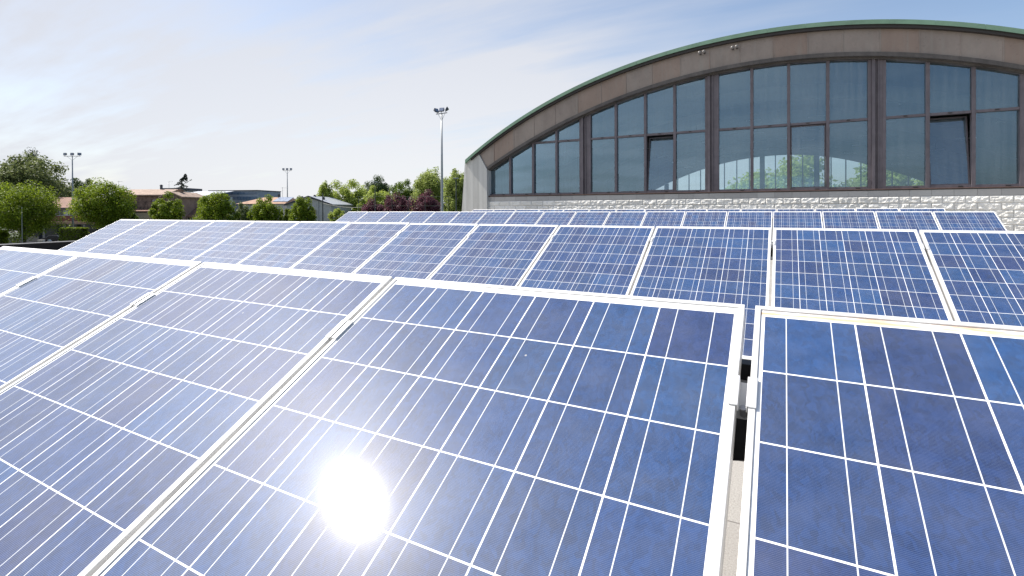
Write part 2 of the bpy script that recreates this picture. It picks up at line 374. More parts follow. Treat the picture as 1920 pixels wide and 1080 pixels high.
M = dict(
    alu=pmat('pale_anodised_aluminium', (.68, .675, .66), .36, .2, .5, var=.1, vscale=9),
    clamp=pmat('clamp_aluminium', (.66, .66, .65), .4, .3, var=.06, vscale=60),
    rail=pmat('rail_aluminium', (.72, .71, .68), .42, .4, var=.1, vscale=15),
    steel=pmat('bolt_steel', (.45, .43, .40), .35, .9),
    black=pmat('black_coated_steel', (.012, .012, .013), .55, var=.3, vscale=12),
    backsheet=pmat('white_backsheet', (.7, .7, .7), .6),
    deck=paving_mat(), bitumen=pmat('black_bitumen', (.007, .0065, .006), .8, var=.3, vscale=4, bump=.3),
    coping=pmat('parapet_cap_metal', (.05, .05, .052), .5, .3, var=.2),
    render_w=pmat('grey_render', (.42, .41, .39), .9, var=.12, vscale=1.5, streak=.25),
    board=board_concrete_mat(), block=block_mat('split_face_block', (.70, .68, .63), (.86, .84, .79), .9),
    smooth=block_mat('smooth_block', (.36, .35, .34), (.47, .46, .44), .25), mortar=pmat('mortar', (.26, .25, .235), .95),
    copper=copper_mat(), verdigris=pmat('green_copper', (.15, .255, .175), .6, var=.22, vscale=1.5),
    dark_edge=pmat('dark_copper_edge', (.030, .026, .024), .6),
    arch_trim=pmat('weathered_trim', (.085, .075, .068), .6, var=.35, vscale=2, streak=.4),
    mull=pmat('brown_window_frame', (.125, .108, .120), .5, .1, var=.18, vscale=4, streak=.3),
    sill=pmat('copper_sill', (.16, .10, .085), .45, .2, var=.25, vscale=5),
    glass=glass_mat('tinted_dusty_glass'), sash_glass=glass_mat('sash_glass', (.6, .72, .78), .085),
    back_glass=glass_mat('clear_glass', (.9, .93, .92), .02),
    inside=pmat('hall_ceiling', (.17, .19, .20), .8, var=.15, vscale=.6), inside_floor=pmat('hall_floor', (.12, .13, .13), .5, var=.1),
    inside_wall=pmat('hall_inner_wall', (.22, .23, .23), .8, var=.1),
    lamp=pmat('lamp_glass', (.8, .8, .8), .3), galv=pmat('galvanised_steel', (.27, .285, .30), .45, .35, var=.12, vscale=1.5),
    galv_dark=pmat('dark_grey_steel', (.05, .055, .06), .5, .2), flood=pmat('floodlight_housing', (.045, .05, .07), .4, .2),
    flood_glass=pmat('floodlight_glass', (.16, .19, .27), .12), bark=pmat('bark', (.075, .058, .042), .9, var=.4, vscale=5, bump=.6, bscale=18),
    tile_old=roof_tile_mat('weathered_clay_tiles', (.19, .12, .09), (.29, .215, .165)), tile_red=roof_tile_mat('brown_clay_tiles', (.15, .078, .052), (.20, .11, .075)),
    tile_orange=roof_tile_mat('orange_clay_tiles', (.24, .14, .09), (.32, .20, .135)),
    brick=roof_tile_mat('brown_brick', (.16, .105, .078), (.21, .145, .11), 4.5),
    white=pmat('white_plaster', (.58, .575, .56), .9, var=.07, vscale=.8, streak=.2), pale=pmat('pale_grey_plaster', (.46, .46, .445), .9, var=.1, vscale=.7, streak=.35),
    ochre=pmat('khaki_plaster', (.34, .29, .19), .9, var=.1), redband=pmat('dark_red_balcony', (.13, .035, .027), .7, var=.15),
    tan=pmat('tan_canopy', (.30, .19, .12), .8, var=.15), darkwin=pmat('dark_window_glass', (.03, .034, .042), .12),
    bluewin=pmat('blue_window_band', (.10, .15, .23), .2, var=.35, vscale=.8), metalroof=pmat('grey_metal_roof', (.40, .415, .44), .45, .2, var=.08),
    concrete_panel=pmat('blue_grey_cladding', (.25, .285, .34), .6, var=.12, vscale=.5), navy=pmat('navy_fascia', (.03, .034, .055), .5),
    pv=pmat('roof_panel_glass', (.30, .34, .42), .15), yellow=pmat('yellow_box', (.42, .36, .16), .6),
    paint_dark=pmat('dark_car_paint', (.02, .021, .026), .18), paint_white=pmat('white_fairing', (.7, .7, .7), .25),
    rubber=pmat('tyre_rubber', (.015, .015, .015), .8), chrome=pmat('bright_metal', (.6, .6, .6), .25, .8), rust_red=pmat('red_lens', (.3, .02, .02), .3),
    cable=pmat('cable', (.2, .2, .18), .6), netting=pmat('net_cord', (.10, .12, .10), .8), ground=ground_mat(),
    concrete_wall=pmat('garden_wall', (.20, .19, .175), .9, var=.2, vscale=.8),
)
LAM = laminate_mat('polycrystalline_cells'); LAM_R = laminate_mat('polycrystalline_cells_stained', True)

# ------------------------------------------------------------------ setting: ground
g = MB().add([(-2500, -2500, 0), (2500, -2500, 0), (2500, 2500, 0), (-2500, 2500, 0)], [(0, 1, 2, 3)]).build('ground', M['ground']); struct(g)

# ------------------------------------------------------------------ flat-roofed annex that carries the panels
ZD = CZ-1.15
YF = 18.70                                  # plane of the hall's glazing
annex = thing('flat_roof_building', 'low flat roofed building carrying the rows of solar panels beside the arched hall', 'building', (0, 0, 0))
XL, XR, YB0, YB1 = -17.5, 22., -9., YF-.27
MB().box(XL-.35, XR, YB0-.3, YB1, .0, ZD-.2).build('wall', M['render_w'], annex)
MB().box(XL, XR, YB0, YB1, ZD-.195, ZD).build('roof_deck', M['deck'], annex)
MB().box(XL-.32, XL-.003, YB0, YB1, ZD-.19, ZD+.25).build('parapet', M['bitumen'], annex)
MB().box(XL-.36, XL+.03, YB0, YB1, ZD+.253, ZD+.275).build('parapet_cap', M['coping'], annex, bevel=.004)

# ------------------------------------------------------------------ solar panels
def build_module():
    root = thing('solar_panel', 'x', 'solar panel')
    # frame ring: outer box, inner lip, glass sits 3 mm below the lip
    H = .042; I = LIP
    o = [(0, 0), (MW, 0), (MW, ML), (0, ML)]; i = [(I, I), (MW-I, I), (MW-I, ML-I), (I, ML-I)]
    fl = [(.03, .03), (MW-.03, .03), (MW-.03, ML-.03), (.03, ML-.03)]
    vs = [(x, y, 0) for x, y in o]+[(x, y, 0) for x, y in i]+[(x, y, -.006) for x, y in i]+[(x, y, -H) for x, y in o]+[(x, y, -H) for x, y in fl]+[(x, y, -H+.002) for x, y in fl]+[(x, y, -H+.002) for x, y in i]
    fs = []
    for k in range(4):
        n = (k+1) % 4
        fs += [(k, n, 4+n, 4+k), (4+k, 4+n, 8+n, 8+k), (12+k, 12+n, n, k), (16+k, 16+n, 12+n, 12+k), (20+k, 20+n, 16+n, 16+k), (24+k, 24+n, 20+n, 20+k), (8+k, 8+n, 24+n, 24+k)]
    fr = MB().add(vs, fs).build('frame', M['alu'], root, bevel=.0009)
    la = MB().add([(I+.0004, I+.0004, -.0032), (MW-I-.0004, I+.0004, -.0032), (MW-I-.0004, ML-I-.0004, -.0032), (I+.0004, ML-I-.0004, -.0032)], [(0, 1, 2, 3)]).build('cell_laminate', LAM, root)
    bs = MB().add([(I+.001, I+.001, -.0095), (MW-I-.001, I+.001, -.0095), (MW-I-.001, ML-I-.001, -.0095), (I+.001, ML-I-.001, -.0095)], [(0, 3, 2, 1)]).build('backsheet', M['backsheet'], root)
    for yy in (ML-.285, .25):
        for sx_ in (0, 1):
            xx = -.001 if sx_ == 0 else MW+.001
            c = MB()
            s_ = 1 if sx_ == 0 else -1
            def bx(a, b, z0, z1): c.box(min(xx+s_*a, xx+s_*b), max(xx+s_*a, xx+s_*b), yy, yy+.070, z0, z1)
            bx(-.0028, .0135, .0006, .0036); bx(-.0030, -.0008, -.012, .0000)
            c.build('clamp', M['clamp'], root, bevel=.0008)
    return root
proto = build_module()
ROWS = [  # x of seam 0, y and z (camera relative) of the top edge
    (-1.0656, 1.2149, -.2130), (-2.0954, 4.9726, -.1798), (-.2299, 13.7637, -.1059), (-.1897, 17.6255, -.0501)]
ct, st_ = math.cos(TILT), math.sin(TILT)
ORD = ['first', 'second', 'third', 'fourth', 'fifth', 'sixth', 'seventh', 'eighth', 'ninth', 'tenth', 'eleventh', 'twelfth', 'thirteenth', 'fourteenth', 'fifteenth', 'sixteenth', 'seventeenth', 'eighteenth']
used = [False]
def place(row, x, label):
    o = proto if not used[0] else copy_tree(proto); used[0] = True
    rx, ry, rz = ROWS[row]
    j = random.uniform
    o.location = (x, ry-ML*ct, CZ+rz-ML*st_); o.rotation_euler = (TILT+j(-.0015, .0015)*(row > 0), j(-.001, .001)*(row > 0), 0)
    tag(o, label, 'solar panel', ['solar panels in the nearest row', 'solar panels in the second row', 'solar panels in the third row', 'solar panels in the last row by the hall'][row])
    return o
p = 1.0082
G, G2 = .0208, .0155
x1 = ROWS[0][0]
front = [(x1-2*MW-2.5*G2-MW-G2, 'large solar panel at the left picture edge, leftmost of the nearest row'),
         (x1-2*MW-2.5*G2, 'nearest row solar panel whose top left corner meets the dark roof edge'),
         (x1-MW-1.5*G2+.0077, 'nearest row solar panel directly left of the one reflecting the sun'),
         (x1, 'large front solar panel with the white glare of the sun in it'),
         (x1+MW+G, 'front right solar panel with rusty orange stains along its top margin')]
front[0] = (x1-2*MW-2.5*G2-MW-G2, front[0][1])
front[2] = (x1-G2-MW, front[2][1])
for k, (x, l) in enumerate(front):
    o = place(0, x, l)
    if k == 4:
        for ch in o.children:
            if ch.name.startswith('cell_laminate'):
                ch.data = ch.data.copy(); ch.data.materials[0] = LAM_R
spec2 = {0: 'far left end solar panel of the second row, its sloping edge against the street', 12: 'solar panel cut by the right picture edge, last of the second row'}
for k in range(-9, 4):
    i = k+9
    place(1, ROWS[1][0]+k*p, spec2.get(i, ORD[i]+' solar panel from the left end of the second row'))
for i in range(18):
    lab = {0: 'far left end solar panel of the third row, below the purple trees', 17: 'right end solar panel of the third row, in front of the block wall'}.get(i, ORD[i]+' solar panel from the left end of the third row')
    place(2, ROWS[2][0]+(i-14)*p, lab)
for i in range(15):
    lab = {0: 'left end solar panel of the last row, at the concrete buttress', 14: 'right end solar panel of the last row below the block wall'}.get(i, ORD[i]+' solar panel from the left end of the last row below the hall windows')
    place(3, ROWS[3][0]+(i-11)*p, lab)

# racks under the rows
def rack(row, xa, xb, label):
    rx, ry, rz = ROWS[row]; zt = CZ+rz
    t = thing('mounting_rack', label, 'rack', (xa, ry, ZD), 0, 'racks under the solar panel rows')
    def P(tt, off):   # point below the panel plane, local to the rack
        return (-tt*ct + off*st_, zt-ZD-tt*st_-off*ct)
    W_ = xb-xa
    for tt in (.232, 1.37):
        y, z = P(tt, .047)
        m = MB()
        a = [(y-.02*ct-.0, z-.02*st_), (y+.05*ct, z+.05*st_), (y+.05*ct+.03*st_, z+.05*st_-.03*ct), (y-.02*ct+.03*st_, z-.02*st_-.03*ct)]
        m.prism(a, 'x', 0, W_); m.build('rail', M['rail'], t, bevel=.002)
    yt, zz = P(.235, .078); MB().box(0, W_, yt-.02, yt+.03, zz-.05, zz+.0).build('cross_beam', M['black'], t, bevel=.002)
    yt, zz = P(.06, .11); MB().box(0, W_, yt-.02, yt+.02, zz-.035, zz+.0).build('cross_beam', M['black'], t, bevel=.002)
    yb, zb = P(1.45, .10); MB().box(0, W_, yb-.02, yb+.02, max(.06, zb-.035), max(.10, zb)).build('cross_beam', M['black'], t, bevel=.002)
    n = max(2, round(W_/2.02))
    for k in range(n+1):
        xk = .03+(W_-.06)*k/n
        yt, zt2 = P(.10, .15); MB().box(xk-.02, xk+.02, yt-.02, yt+.02, 0, zt2).build('leg', M['black'], t)
        yb, zb = P(1.40, .12); MB().box(xk-.02, xk+.02, yb-.02, yb+.02, 0, max(.06, zb)).build('leg', M['black'], t)
        MB().box(xk-.11, xk+.11, yb-.12, yt+.12, .002, .055).build('ballast_bar', M['smooth'], t, bevel=.004)
    return t
r1 = rack(0, front[0][0]-.02, front[4][0]+MW+.02, 'rack of black beams and pale rails under the nearest solar panel row')
rack(1, ROWS[1][0]-9*p, ROWS[1][0]+4*p-.02, 'rack under the second row of solar panels')
rack(2, ROWS[2][0]-14*p, ROWS[2][0]+4*p-.02, 'rack under the third row of solar panels')
rack(3, ROWS[3][0]-11*p, ROWS[3][0]+4*p-.02, 'rack under the last row of solar panels beside the hall')
# bolt and slanted brace seen through the gap in the nearest row
gx = x1+MW+G/2 - r1.location.x
tt = .262
yb_, zb_ = -tt*ct-.0, CZ+ROWS[0][2]-ZD-tt*st_
Nrm = Vector((0, -st_, ct))
c0 = Vector((gx, yb_, zb_)) - Nrm*.047
MB().tube([c0+Nrm*.001, c0+Nrm*.020], .0062, 14).build('bolt', M['steel'], r1)
MB().hexa([(gx-.9, -.10, .47), (gx-.9, -.06, .47), (gx+.8, -.06, .79), (gx+.8, -.10, .79)], [(gx-.9, -.10, .53), (gx-.9, -.06, .53), (gx+.8, -.06, .85), (gx+.8, -.10, .85)]).build('brace', M['black'], r1)

# ------------------------------------------------------------------ arched sports hall
hall = thing('sports_hall', 'arched sports hall with glazed gable, brown copper fascia and green roof edge', 'hall', (0, YF, 0))
def FC(X, Z, y): return X*y/20., CZ+Z*y/20.
def fit(pts, deg):
    a = np.array(pts); return np.poly1d(np.polyfit(a[:, 0], a[:, 1], deg))
roof_p = fit([(-13.27, 2.28), (-12.43, 2.86), (-10.74, 3.83), (-8.91, 4.66), (-6.98, 5.34), (-5.0, 5.81), (-3.19, 6.11), (-1.53, 6.28), (0, 6.30), (1.41, 6.20), (2.58, 6.06), (3.67, 5.84), (4.7, 5.56), (5.67, 5.30), (6.12, 5.15)], 4)
btop_p = fit([(-12.44, 2.56), (-10.74, 3.59), (-8.41, 4.54), (-5.0, 5.51), (-3.1, 5.84), (-1.18, 5.99), (.8, 6.0), (2.58, 5.80), (5.9, 5.06)], 4)
bbot_p = fit([(-12.06, 1.80), (-10.34, 2.73), (-8.17, 3.62), (-5.0, 4.61), (-3.1, 4.95), (-1.18, 5.09), (.7, 5.10), (2.58, 4.92), (5.9, 4.07)], 4)
XM = 6.3
def curve(pf, x0, n=70):
    """measured left part plus its mirror image for the part beyond the picture"""
    xs = np.linspace(x0, XM, n); zs = pf(xs)
    z_end = zs[-1]; k = np.where((zs[:-1] <= z_end) & (zs[1:] > z_end))[0][0]
    xl = xs[k]+(z_end-zs[k])/(zs[k+1]-zs[k])*(xs[k+1]-xs[k]); c = (xl+XM)/2
    left = [(x, z) for x, z in zip(xs, zs)]
    right = [(2*c-x, z) for x, z in reversed(left) if x < xl-.02]
    return left+right
roof_c, btop_c, bbot_c = curve(roof_p, -13.27), curve(btop_p, -12.46), curve(bbot_p, -12.06)
def ev(c, X): return float(np.interp(X, [a for a, _ in c], [b for _, b in c]))
def loc(X, Z, y):         # point in hall-local coordinates
    a, b = FC(X, Z, y); return (a, y-YF, b)
YBK = 51.
s_f = YF/20.
# roof shell (outer vault) and inner ceiling
m = MB(); N = len(roof_c)
ya, yb = YF-.42, YBK+.5
vs = []
for X, Z in roof_c:
    a, b = FC(X, Z, ya); vs += [(a, ya-YF, b-.03), (a, yb-YF, b-.03), (a, ya-YF, b-.16), (a, yb-YF, b-.16)]
fs = []
for i in range(N-1):
    j = 4*i; k = j+4
    fs += [(j, j+1, k+1, k), (j+2, k+2, k+3, j+3), (j, k, k+2, j+2), (j+1, j+3, k+3, k+1)]
fs += [(0, 2, 3, 1), (4*N-4, 4*N-3, 4*N-1, 4*N-2)]
m.add(vs, fs).build('roof', M['verdigris'], hall, smooth=False)
# green roof edge in sheet lengths with standing joints
m = MB(); xs = np.array([a for a, _ in roof_c]); seg = np.arange(xs[0], xs[-1], 1.16); yg = YF-.50
for q in range(len(seg)):
    xa = seg[q]; xb = min(seg[q]+1.155, xs[-1])
    st = np.linspace(xa, xb, 5)
    top = [(x, ev(roof_c, x)) for x in st]; 
    vs = []
    for x, z in top:
        dz = .145
        vs += [loc(x, z, yg), loc(x, z-dz, yg), loc(x, z-dz, yg+.075), loc(x, z+.0, yg+.075)]
    fs = []
    for i in range(len(top)-1):
        for k in range(4): fs.append((4*i+k, 4*i+(k+1) % 4, 4*i+4+(k+1) % 4, 4*i+4+k))
    fs += [(0, 3, 2, 1), tuple(4*(len(top)-1)+k for k in range(4))]
    m.add(vs, fs)
m.build('roof_edge', M['verdigris'], hall)
# dark soffit strip under the green edge
def ribbon(c_top, c_bot, y0, y1, xa, xb, n=60):
    m = MB(); vs = []; fs = []
    for X in np.linspace(xa, xb, n):
        a = loc(X, c_top(X), y0); b = loc(X, c_bot(X), y0)
        vs += [a, b, (b[0], y1-YF, b[2]), (a[0], y1-YF, a[2])]
    for i in range(n-1):
        for k in range(4): fs.append((4*i+k, 4*i+(k+1) % 4, 4*i+4+(k+1) % 4, 4*i+4+k))
    fs += [(0, 3, 2, 1), tuple(4*(n-1)+k for k in range(4))]
    return m.add(vs, fs)
XE = btop_c[-1][0]
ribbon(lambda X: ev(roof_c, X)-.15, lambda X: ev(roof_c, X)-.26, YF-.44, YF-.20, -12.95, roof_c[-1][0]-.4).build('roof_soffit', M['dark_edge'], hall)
# copper fascia panels
yfp = YF-.30
def XofU(u):
    a = (u-960)/FPX; return 20.*(a*cy_-sy_)/(cy_+a*sy_)
seams = [XofU(u) for u in (927, 964, 1002, 1041.5, 1084, 1128, 1174.5, 1223, 1276, 1331, 1388, 1450, 1514, 1580, 1650, 1724, 1801, 1881)]
seams = [-12.46]+seams+[seams[-1]+1.02*k for k in range(1, 7)]
seams = [x for x in seams if x < XE-.5]+[XE]
m = MB()
for q in range(len(seams)-1):
    xa, xb = seams[q]+.006, seams[q+1]-.006; vs = []; fs = []; n = 6
    for X in np.linspace(xa, xb, n):
        zt = ev(btop_c, X)+.06; zb = max(ev(bbot_c, max(X, -12.06)) if X > -12.06 else 1.80+(-12.06-X)*1.9, 0)
        if X > bbot_c[-1][0]: zb = 1.80+(X-bbot_c[-1][0])*1.9
        zb = min(zb, zt-.02)
        a, b = loc(X, zt, yfp), loc(X, zb, yfp); vs += [a, b, (b[0], b[1]+.05, b[2]), (a[0], a[1]+.05, a[2])]
    for i in range(n-1):
        for k in range(4): fs.append((4*i+k, 4*i+(k+1) % 4, 4*i+4+(k+1) % 4, 4*i+4+k))
    fs += [(0, 3, 2, 1), tuple(4*(n-1)+k for k in range(4))]
    m.add(vs, fs)
    if q:
        X = seams[q]; a, b = loc(X, ev(btop_c, X)+.06, yfp), loc(X, ev(bbot_c, max(X, -12.06)), yfp)
        m.box(a[0]-.012, a[0]+.012, a[1]-.014, a[1]+.02, b[2]+.02, a[2]-.04)
fas = m.build('fascia', M['copper'], hall)
# trim along the lower edge of the fascia
ribbon(lambda X: ev(bbot_c, X)+.10, lambda X: ev(bbot_c, X)-.03, YF-.36, YF-.20, -12.05, bbot_c[-1][0]).build('arch_trim', M['arch_trim'], hall)
ribbon(lambda X: ev(bbot_c, X)-.03, lambda X: ev(bbot_c, X)-.13, YF-.20, YF+.05, -12.05, bbot_c[-1][0]).build('arch_reveal', M['arch_trim'], hall)
# globe lamps on the fascia
for u, v in ((1311.5, 98.5), (1319.5, 96.5), (1373, 89), (1381, 87)):
    d = at(u, v, 1.)-Vector((0, 0, CZ)); yl = yfp-.20; k = yl/d.y
    c = Vector((d.x*k, yl-YF, CZ+d.z*k))
    l = MB().tube([c+Vector((0, .02, 0)), c+Vector((0, .22, 0))], .016, 8); l.tube([c+Vector((0, .185, 0)), c+Vector((0, .215, 0))], .04, 12)
    arm = l.build('spotlight', M['arch_trim'], hall)
    MB().ball(c, .054, 16, 10).build('globe', pmat('globe_glass', (.20, .185, .175), .3) if 'globe_glass' not in bpy.data.materials else bpy.data.materials['globe_glass'], arm, smooth=True)
# concrete buttresses
def buttress(sgn, poly):
    return MB().prism(poly, 'y', -.36, 3.2).build('buttress', M['board'], hall)
def W(X, Z): a = loc(X, Z, YF-.36); return (a[0], a[2])
poly = [W(-13.95, -CZ*20/YF+.2), W(-13.46, -.06), W(-13.28, 2.13), W(-12.53, 2.56), W(-12.07, 1.80), W(-12.07, -CZ*20/YF+.2)]
MB().prism(poly, 'y', -.36, 2.0).build('buttress', M['board'], hall)
cR = (roof_c[0][0]+roof_c[-1][0])/2
bx_ = bbot_c[-1][0]
MB().prism([(2*FC(cR, 0, YF)[0]-x, z) for x, z in poly], 'y', -.36, 2.0).build('buttress', M['board'], hall)
# wall below the glazing: split-face blocks, smooth top course, mortar body
xa, xb = FC(-12.06, 0, YF)[0], FC(bx_, 0, YF)[0]
ZS = CZ+.60*s_f
MB().box(xa, xb, -.205, .15, 0, ZS-.06).build('wall', M['mortar'], hall)
bm_ = MB(); BW, BH = .5, .2
zr0 = ZS-.075
def rough(xA, xB, zA, zB, y):
    nx, nz = 19, 9; vs = []
    lo = rng.normal(0, 1, (5, 8)); fi = rng.normal(0, 1, (nz, nx))
    for j in range(nz):
        for i in range(nx):
            fx, fz = i/(nx-1), j/(nz-1)
            e = min(min(fx, 1-fx)/.03, min(fz, 1-fz)/.07, 1.)
            gx, gz = fx*6.99, fz*3.99; ix, iz = int(gx), int(gz); tx, tz = gx-ix, gz-iz
            l = (lo[iz, ix]*(1-tx)+lo[iz, ix+1]*tx)*(1-tz)+(lo[iz+1, ix]*(1-tx)+lo[iz+1, ix+1]*tx)*tz
            h = e*max(.002, .020+.0095*l+.0028*fi[j, i])
            vs.append((xA+(xB-xA)*fx, y-h, zA+(zB-zA)*fz))
    fs = [(j*nx+i, j*nx+i+1, (j+1)*nx+i+1, (j+1)*nx+i) for j in range(nz-1) for i in range(nx-1)]
    o = len(vs)
    per = [i for i in range(nx)]+[j*nx+nx-1 for j in range(1, nz)]+[(nz-1)*nx+i for i in range(nx-2, -1, -1)]+[j*nx for j in range(nz-2, 0, -1)]
    vs += [(vs[i][0], y+.02, vs[i][2]) for i in per]
    fs += [(per[k], o+k, o+(k+1) % len(per), per[(k+1) % len(per)]) for k in range(len(per))]
    bm_.add(vs, fs)
sm_ = MB()
row = 0; z = zr0
while z > ZD+.02:
    off = (row % 2)*BW/2
    x = xa-off
    while x < min(xb, 15.):
        a, b = max(x+.003, xa+.003), min(x+BW-.003, xb-.003)
        if b-a > .05:
            if row == 0: sm_.box(a, b, -.215, -.19, z-BH+.012, z)
            else: rough(a, b, z-BH+.006, z, -.212)
        x += BW
    z -= BH; row += 1
bm_.build('block_facing', M['block'], hall); sm_.build('block_course', M['smooth'], hall, bevel=.003)
MB().box(xa, xb, -.245, .1, ZS-.058, ZS-.03).build('sill', M['sill'], hall, bevel=.004)
MB().box(xa, xb, -.225, -.205, ZS-.085, ZS-.059).build('sill_drip', M['dark_edge'], hall)

# glazed bays
bays = [[-11.99, -10.80, -9.66, -8.55, -7.46], [-7.06, -5.96, -4.78, -3.67, -2.53], [-2.15, -1.01, .14, 1.29, 2.44], [2.82, 3.92, 5.00, 6.07, 7.16], [7.54, 8.62, 9.70, 10.7, min(bx_-.08, 11.6)]]
open_p = {(1, 2): 8.5, (2, 2): 1.2, (3, 1): 8.5}
TR = 2.84
mw = .052
for bi, xs_ in enumerate(bays):
    fr = MB(); pn = MB(); sashes = []; latch = MB()
    for i, X in enumerate(xs_):
        zt = ev(bbot_c, X)-.10
        x, zz = FC(X, zt, YF)
        fr.box(x-mw/1.15, x+mw/1.15, -.10, .06, ZS-.03, max(zz, ZS+.3))
    x0, x1_ = FC(xs_[0], 0, YF)[0], FC(xs_[-1], 0, YF)[0]
    fr.box(x0+.045, x1_-.045, -.085, .05, ZS-.028, ZS+.045)
    for i in range(4):
        Xa, Xb = xs_[i], xs_[i+1]
        xa_, xb_ = FC(Xa, 0, YF)[0]+mw/1.15, FC(Xb, 0, YF)[0]-mw/1.15
        zta, ztb = FC(0, ev(bbot_c, Xa)-.12, YF)[1], FC(0, ev(bbot_c, Xb)-.12, YF)[1]
        ztr = FC(0, TR, YF)[1]
        # upper bar following the arch
        fr.hexa([(xa_, -.075, zta-.06), (xb_, -.075, ztb-.06), (xb_, .05, ztb-.06), (xa_, .05, zta-.06)], [(xa_, -.075, zta+.015), (xb_, -.075, ztb+.015), (xb_, .05, ztb+.015), (xa_, .05, zta+.015)])
        has = min(zta, ztb) > ztr-.25 and max(zta, ztb) > ztr+.15
        if has:
            fr.box(xa_, xb_, -.078, .05, ztr-.038, ztr+.038)
            latch.box((xa_+xb_)/2-.05, (xa_+xb_)/2+.04, -.095, -.078, ztr-.012, ztr+.02)
        latch.box(xa_+.75*(xb_-xa_)-.06, xa_+.75*(xb_-xa_)+.05, -.105, -.085, ZS-.012, ZS+.016)
        top = lambda x: zta+(ztb-zta)*(x-xa_)/(xb_-xa_)-.05
        def pane(poly): jx, jz = rng.normal(0, .006, 2); pn.add([(x, jx*(x-poly[0][0])+jz*(z-poly[0][1])*.5, z) for x, z in poly], [tuple(range(len(poly)))])
        zb = ZS+.04
        if has:
            lo = min(ztr-.03, min(zta, ztb)-.02)
            if (bi, i) in open_p: sashes.append((xa_, xb_, zb, ztr-.04, open_p[(bi, i)]))
            else: pane([(xa_, zb), (xb_, zb), (xb_, ztr-.03), (xa_, ztr-.03)])
            pane([(xa_, ztr+.03), (xb_, ztr+.03), (xb_, top(xb_)), (xa_, max(top(xa_), ztr+.031))])
        else:
            pane([(xa_, zb), (xb_, zb), (xb_, top(xb_)), (xa_, top(xa_))])
    wn_ = fr.build('window', M['mull'], hall, bevel=.004)
    pn.build('pane', M['glass'], wn_)
    latch.build('latch', M['dark_edge'], wn_)
    for xa_, xb_, zb, zt, ang in sashes:
        hgt = zt-zb; w_ = .035; s_ = MB()
        s_.box(xa_+.008, xa_+.008+w_, -.02, .02, 0.005, hgt-.01); s_.box(xb_-.008-w_, xb_-.008, -.02, .02, .005, hgt-.01)
        s_.box(xa_+.008+w_, xb_-.008-w_, -.018, .018, .005, w_+.005); s_.box(xa_+.008+w_, xb_-.008-w_, -.018, .018, hgt-.01-w_, hgt-.01)
        s_.build('sash', M['mull'], wn_, loc=(0, .0, zb), rot=(-R(ang), 0, 0), bevel=.003)
        MB().add([(xa_+.04, 0, .03), (xb_-.04, 0, .03), (xb_-.04, 0, hgt-.04), (xa_+.04, 0, hgt-.04)], [(0, 1, 2, 3)]).build('sash_pane', M['sash_glass'], wn_, loc=(0, .0, zb), rot=(-R(ang), 0, 0))
# paired posts between the bays
for a, b in ((-7.46, -7.06), (-2.53, -2.15), (2.44, 2.82), (7.16, 7.54)):
    xa_, xb_ = FC(a, 0, YF)[0]+mw/1.15+.002, FC(b, 0, YF)[0]-mw/1.15-.002; zt = FC(0, ev(bbot_c, (a+b)/2)-.08, YF)[1]
    q = MB(); w_ = xb_-xa_
    q.box(xa_, xa_+.30*w_, -.155, .08, ZS-.028, zt); q.box(xa_+.30*w_, xa_+.56*w_, -.075, .08, ZS-.028, zt); q.box(xa_+.56*w_, xa_+.64*w_, -.14, .08, ZS-.028, zt); q.box(xa_+.64*w_, xb_, -.095, .08, ZS-.028, zt)
    q.build('post', M['mull'], hall)
# inside of the hall: ceiling vault, side walls, floor, glazed far gable
yin0, yin1 = YF+.10, YBK
m = MB(); vs = []; fs = []
for X, Z in bbot_c:
    x, z = FC(X, Z-.0, YF); vs += [(x, yin0-YF, z+.05), (x, yin1-YF, z+.05)]
n = len(bbot_c)
fs = [(2*i, 2*i+2, 2*i+3, 2*i+1) for i in range(n-1)]
m.add(vs, fs).build('ceiling', M['inside'], hall)
xa, xb = FC(-12.06, 0, YF)[0], FC(bx_, 0, YF)[0]; zc_ = FC(0, 1.85, YF)[1]
MB().box(xa-.5, xa-.02, 2.01, yin1-YF, 0, zc_+.02).build('side_wall', M['inside_wall'], hall)
MB().box(xb+.02, xb+.5, 2.01, yin1-YF, 0, zc_+.02).build('side_wall', M['inside_wall'], hall)
MB().box(xa, xb, .16, yin1-YF, -.05+.3, .3).build('floor', M['inside_floor'], hall)
fz = CZ+.30*s_f
MB().box(xa, xb, yin1-YF, yin1-YF+.3, 0, fz).build('far_wall', M['inside_wall'], hall)
fb = MB(); fb.box(xa, xb, yin1-YF+.05, yin1-YF+.15, fz+.001, fz+.09)
for X in np.arange(-10.9, 11.4, 1.13):
    w_ = .2 if abs(((X+10.9)/1.13) % 4) < .3 else .04
    x, z = FC(X, ev(bbot_c, X), YF); fb.box(x-w_, x+w_, yin1-YF+.02, yin1-YF+.2, fz+.09, z+.06)
z = FC(0, 1.75, YF)[1]; fb.box(xa+.6, xb-.6, yin1-YF+.05, yin1-YF+.15, z-.03, z+.03)
fwin = fb.build('window', M['galv_dark'], hall)
poly = [(FC(X, Z, YF)[0], FC(X, Z, YF)[1]+.05) for X, Z in bbot_c]
MB().add([(x, yin1-YF+.1, z) for x, z in poly]+[(xb, yin1-YF+.1, fz), (xa, yin1-YF+.1, fz)], [tuple(range(len(poly)+2))]).build('pane', M['back_glass'], fwin)
for yy in (4.3, 10.3, 16.3, 22.3, 28.3):
    ribbon(lambda X: ev(bbot_c, X)+.05, lambda X: ev(bbot_c, X)-.55, YF, YF+.35, -12.0, bbot_c[-1][0]).build('ceiling_rib', M['inside_wall'], hall, loc=(0, yy, 0))
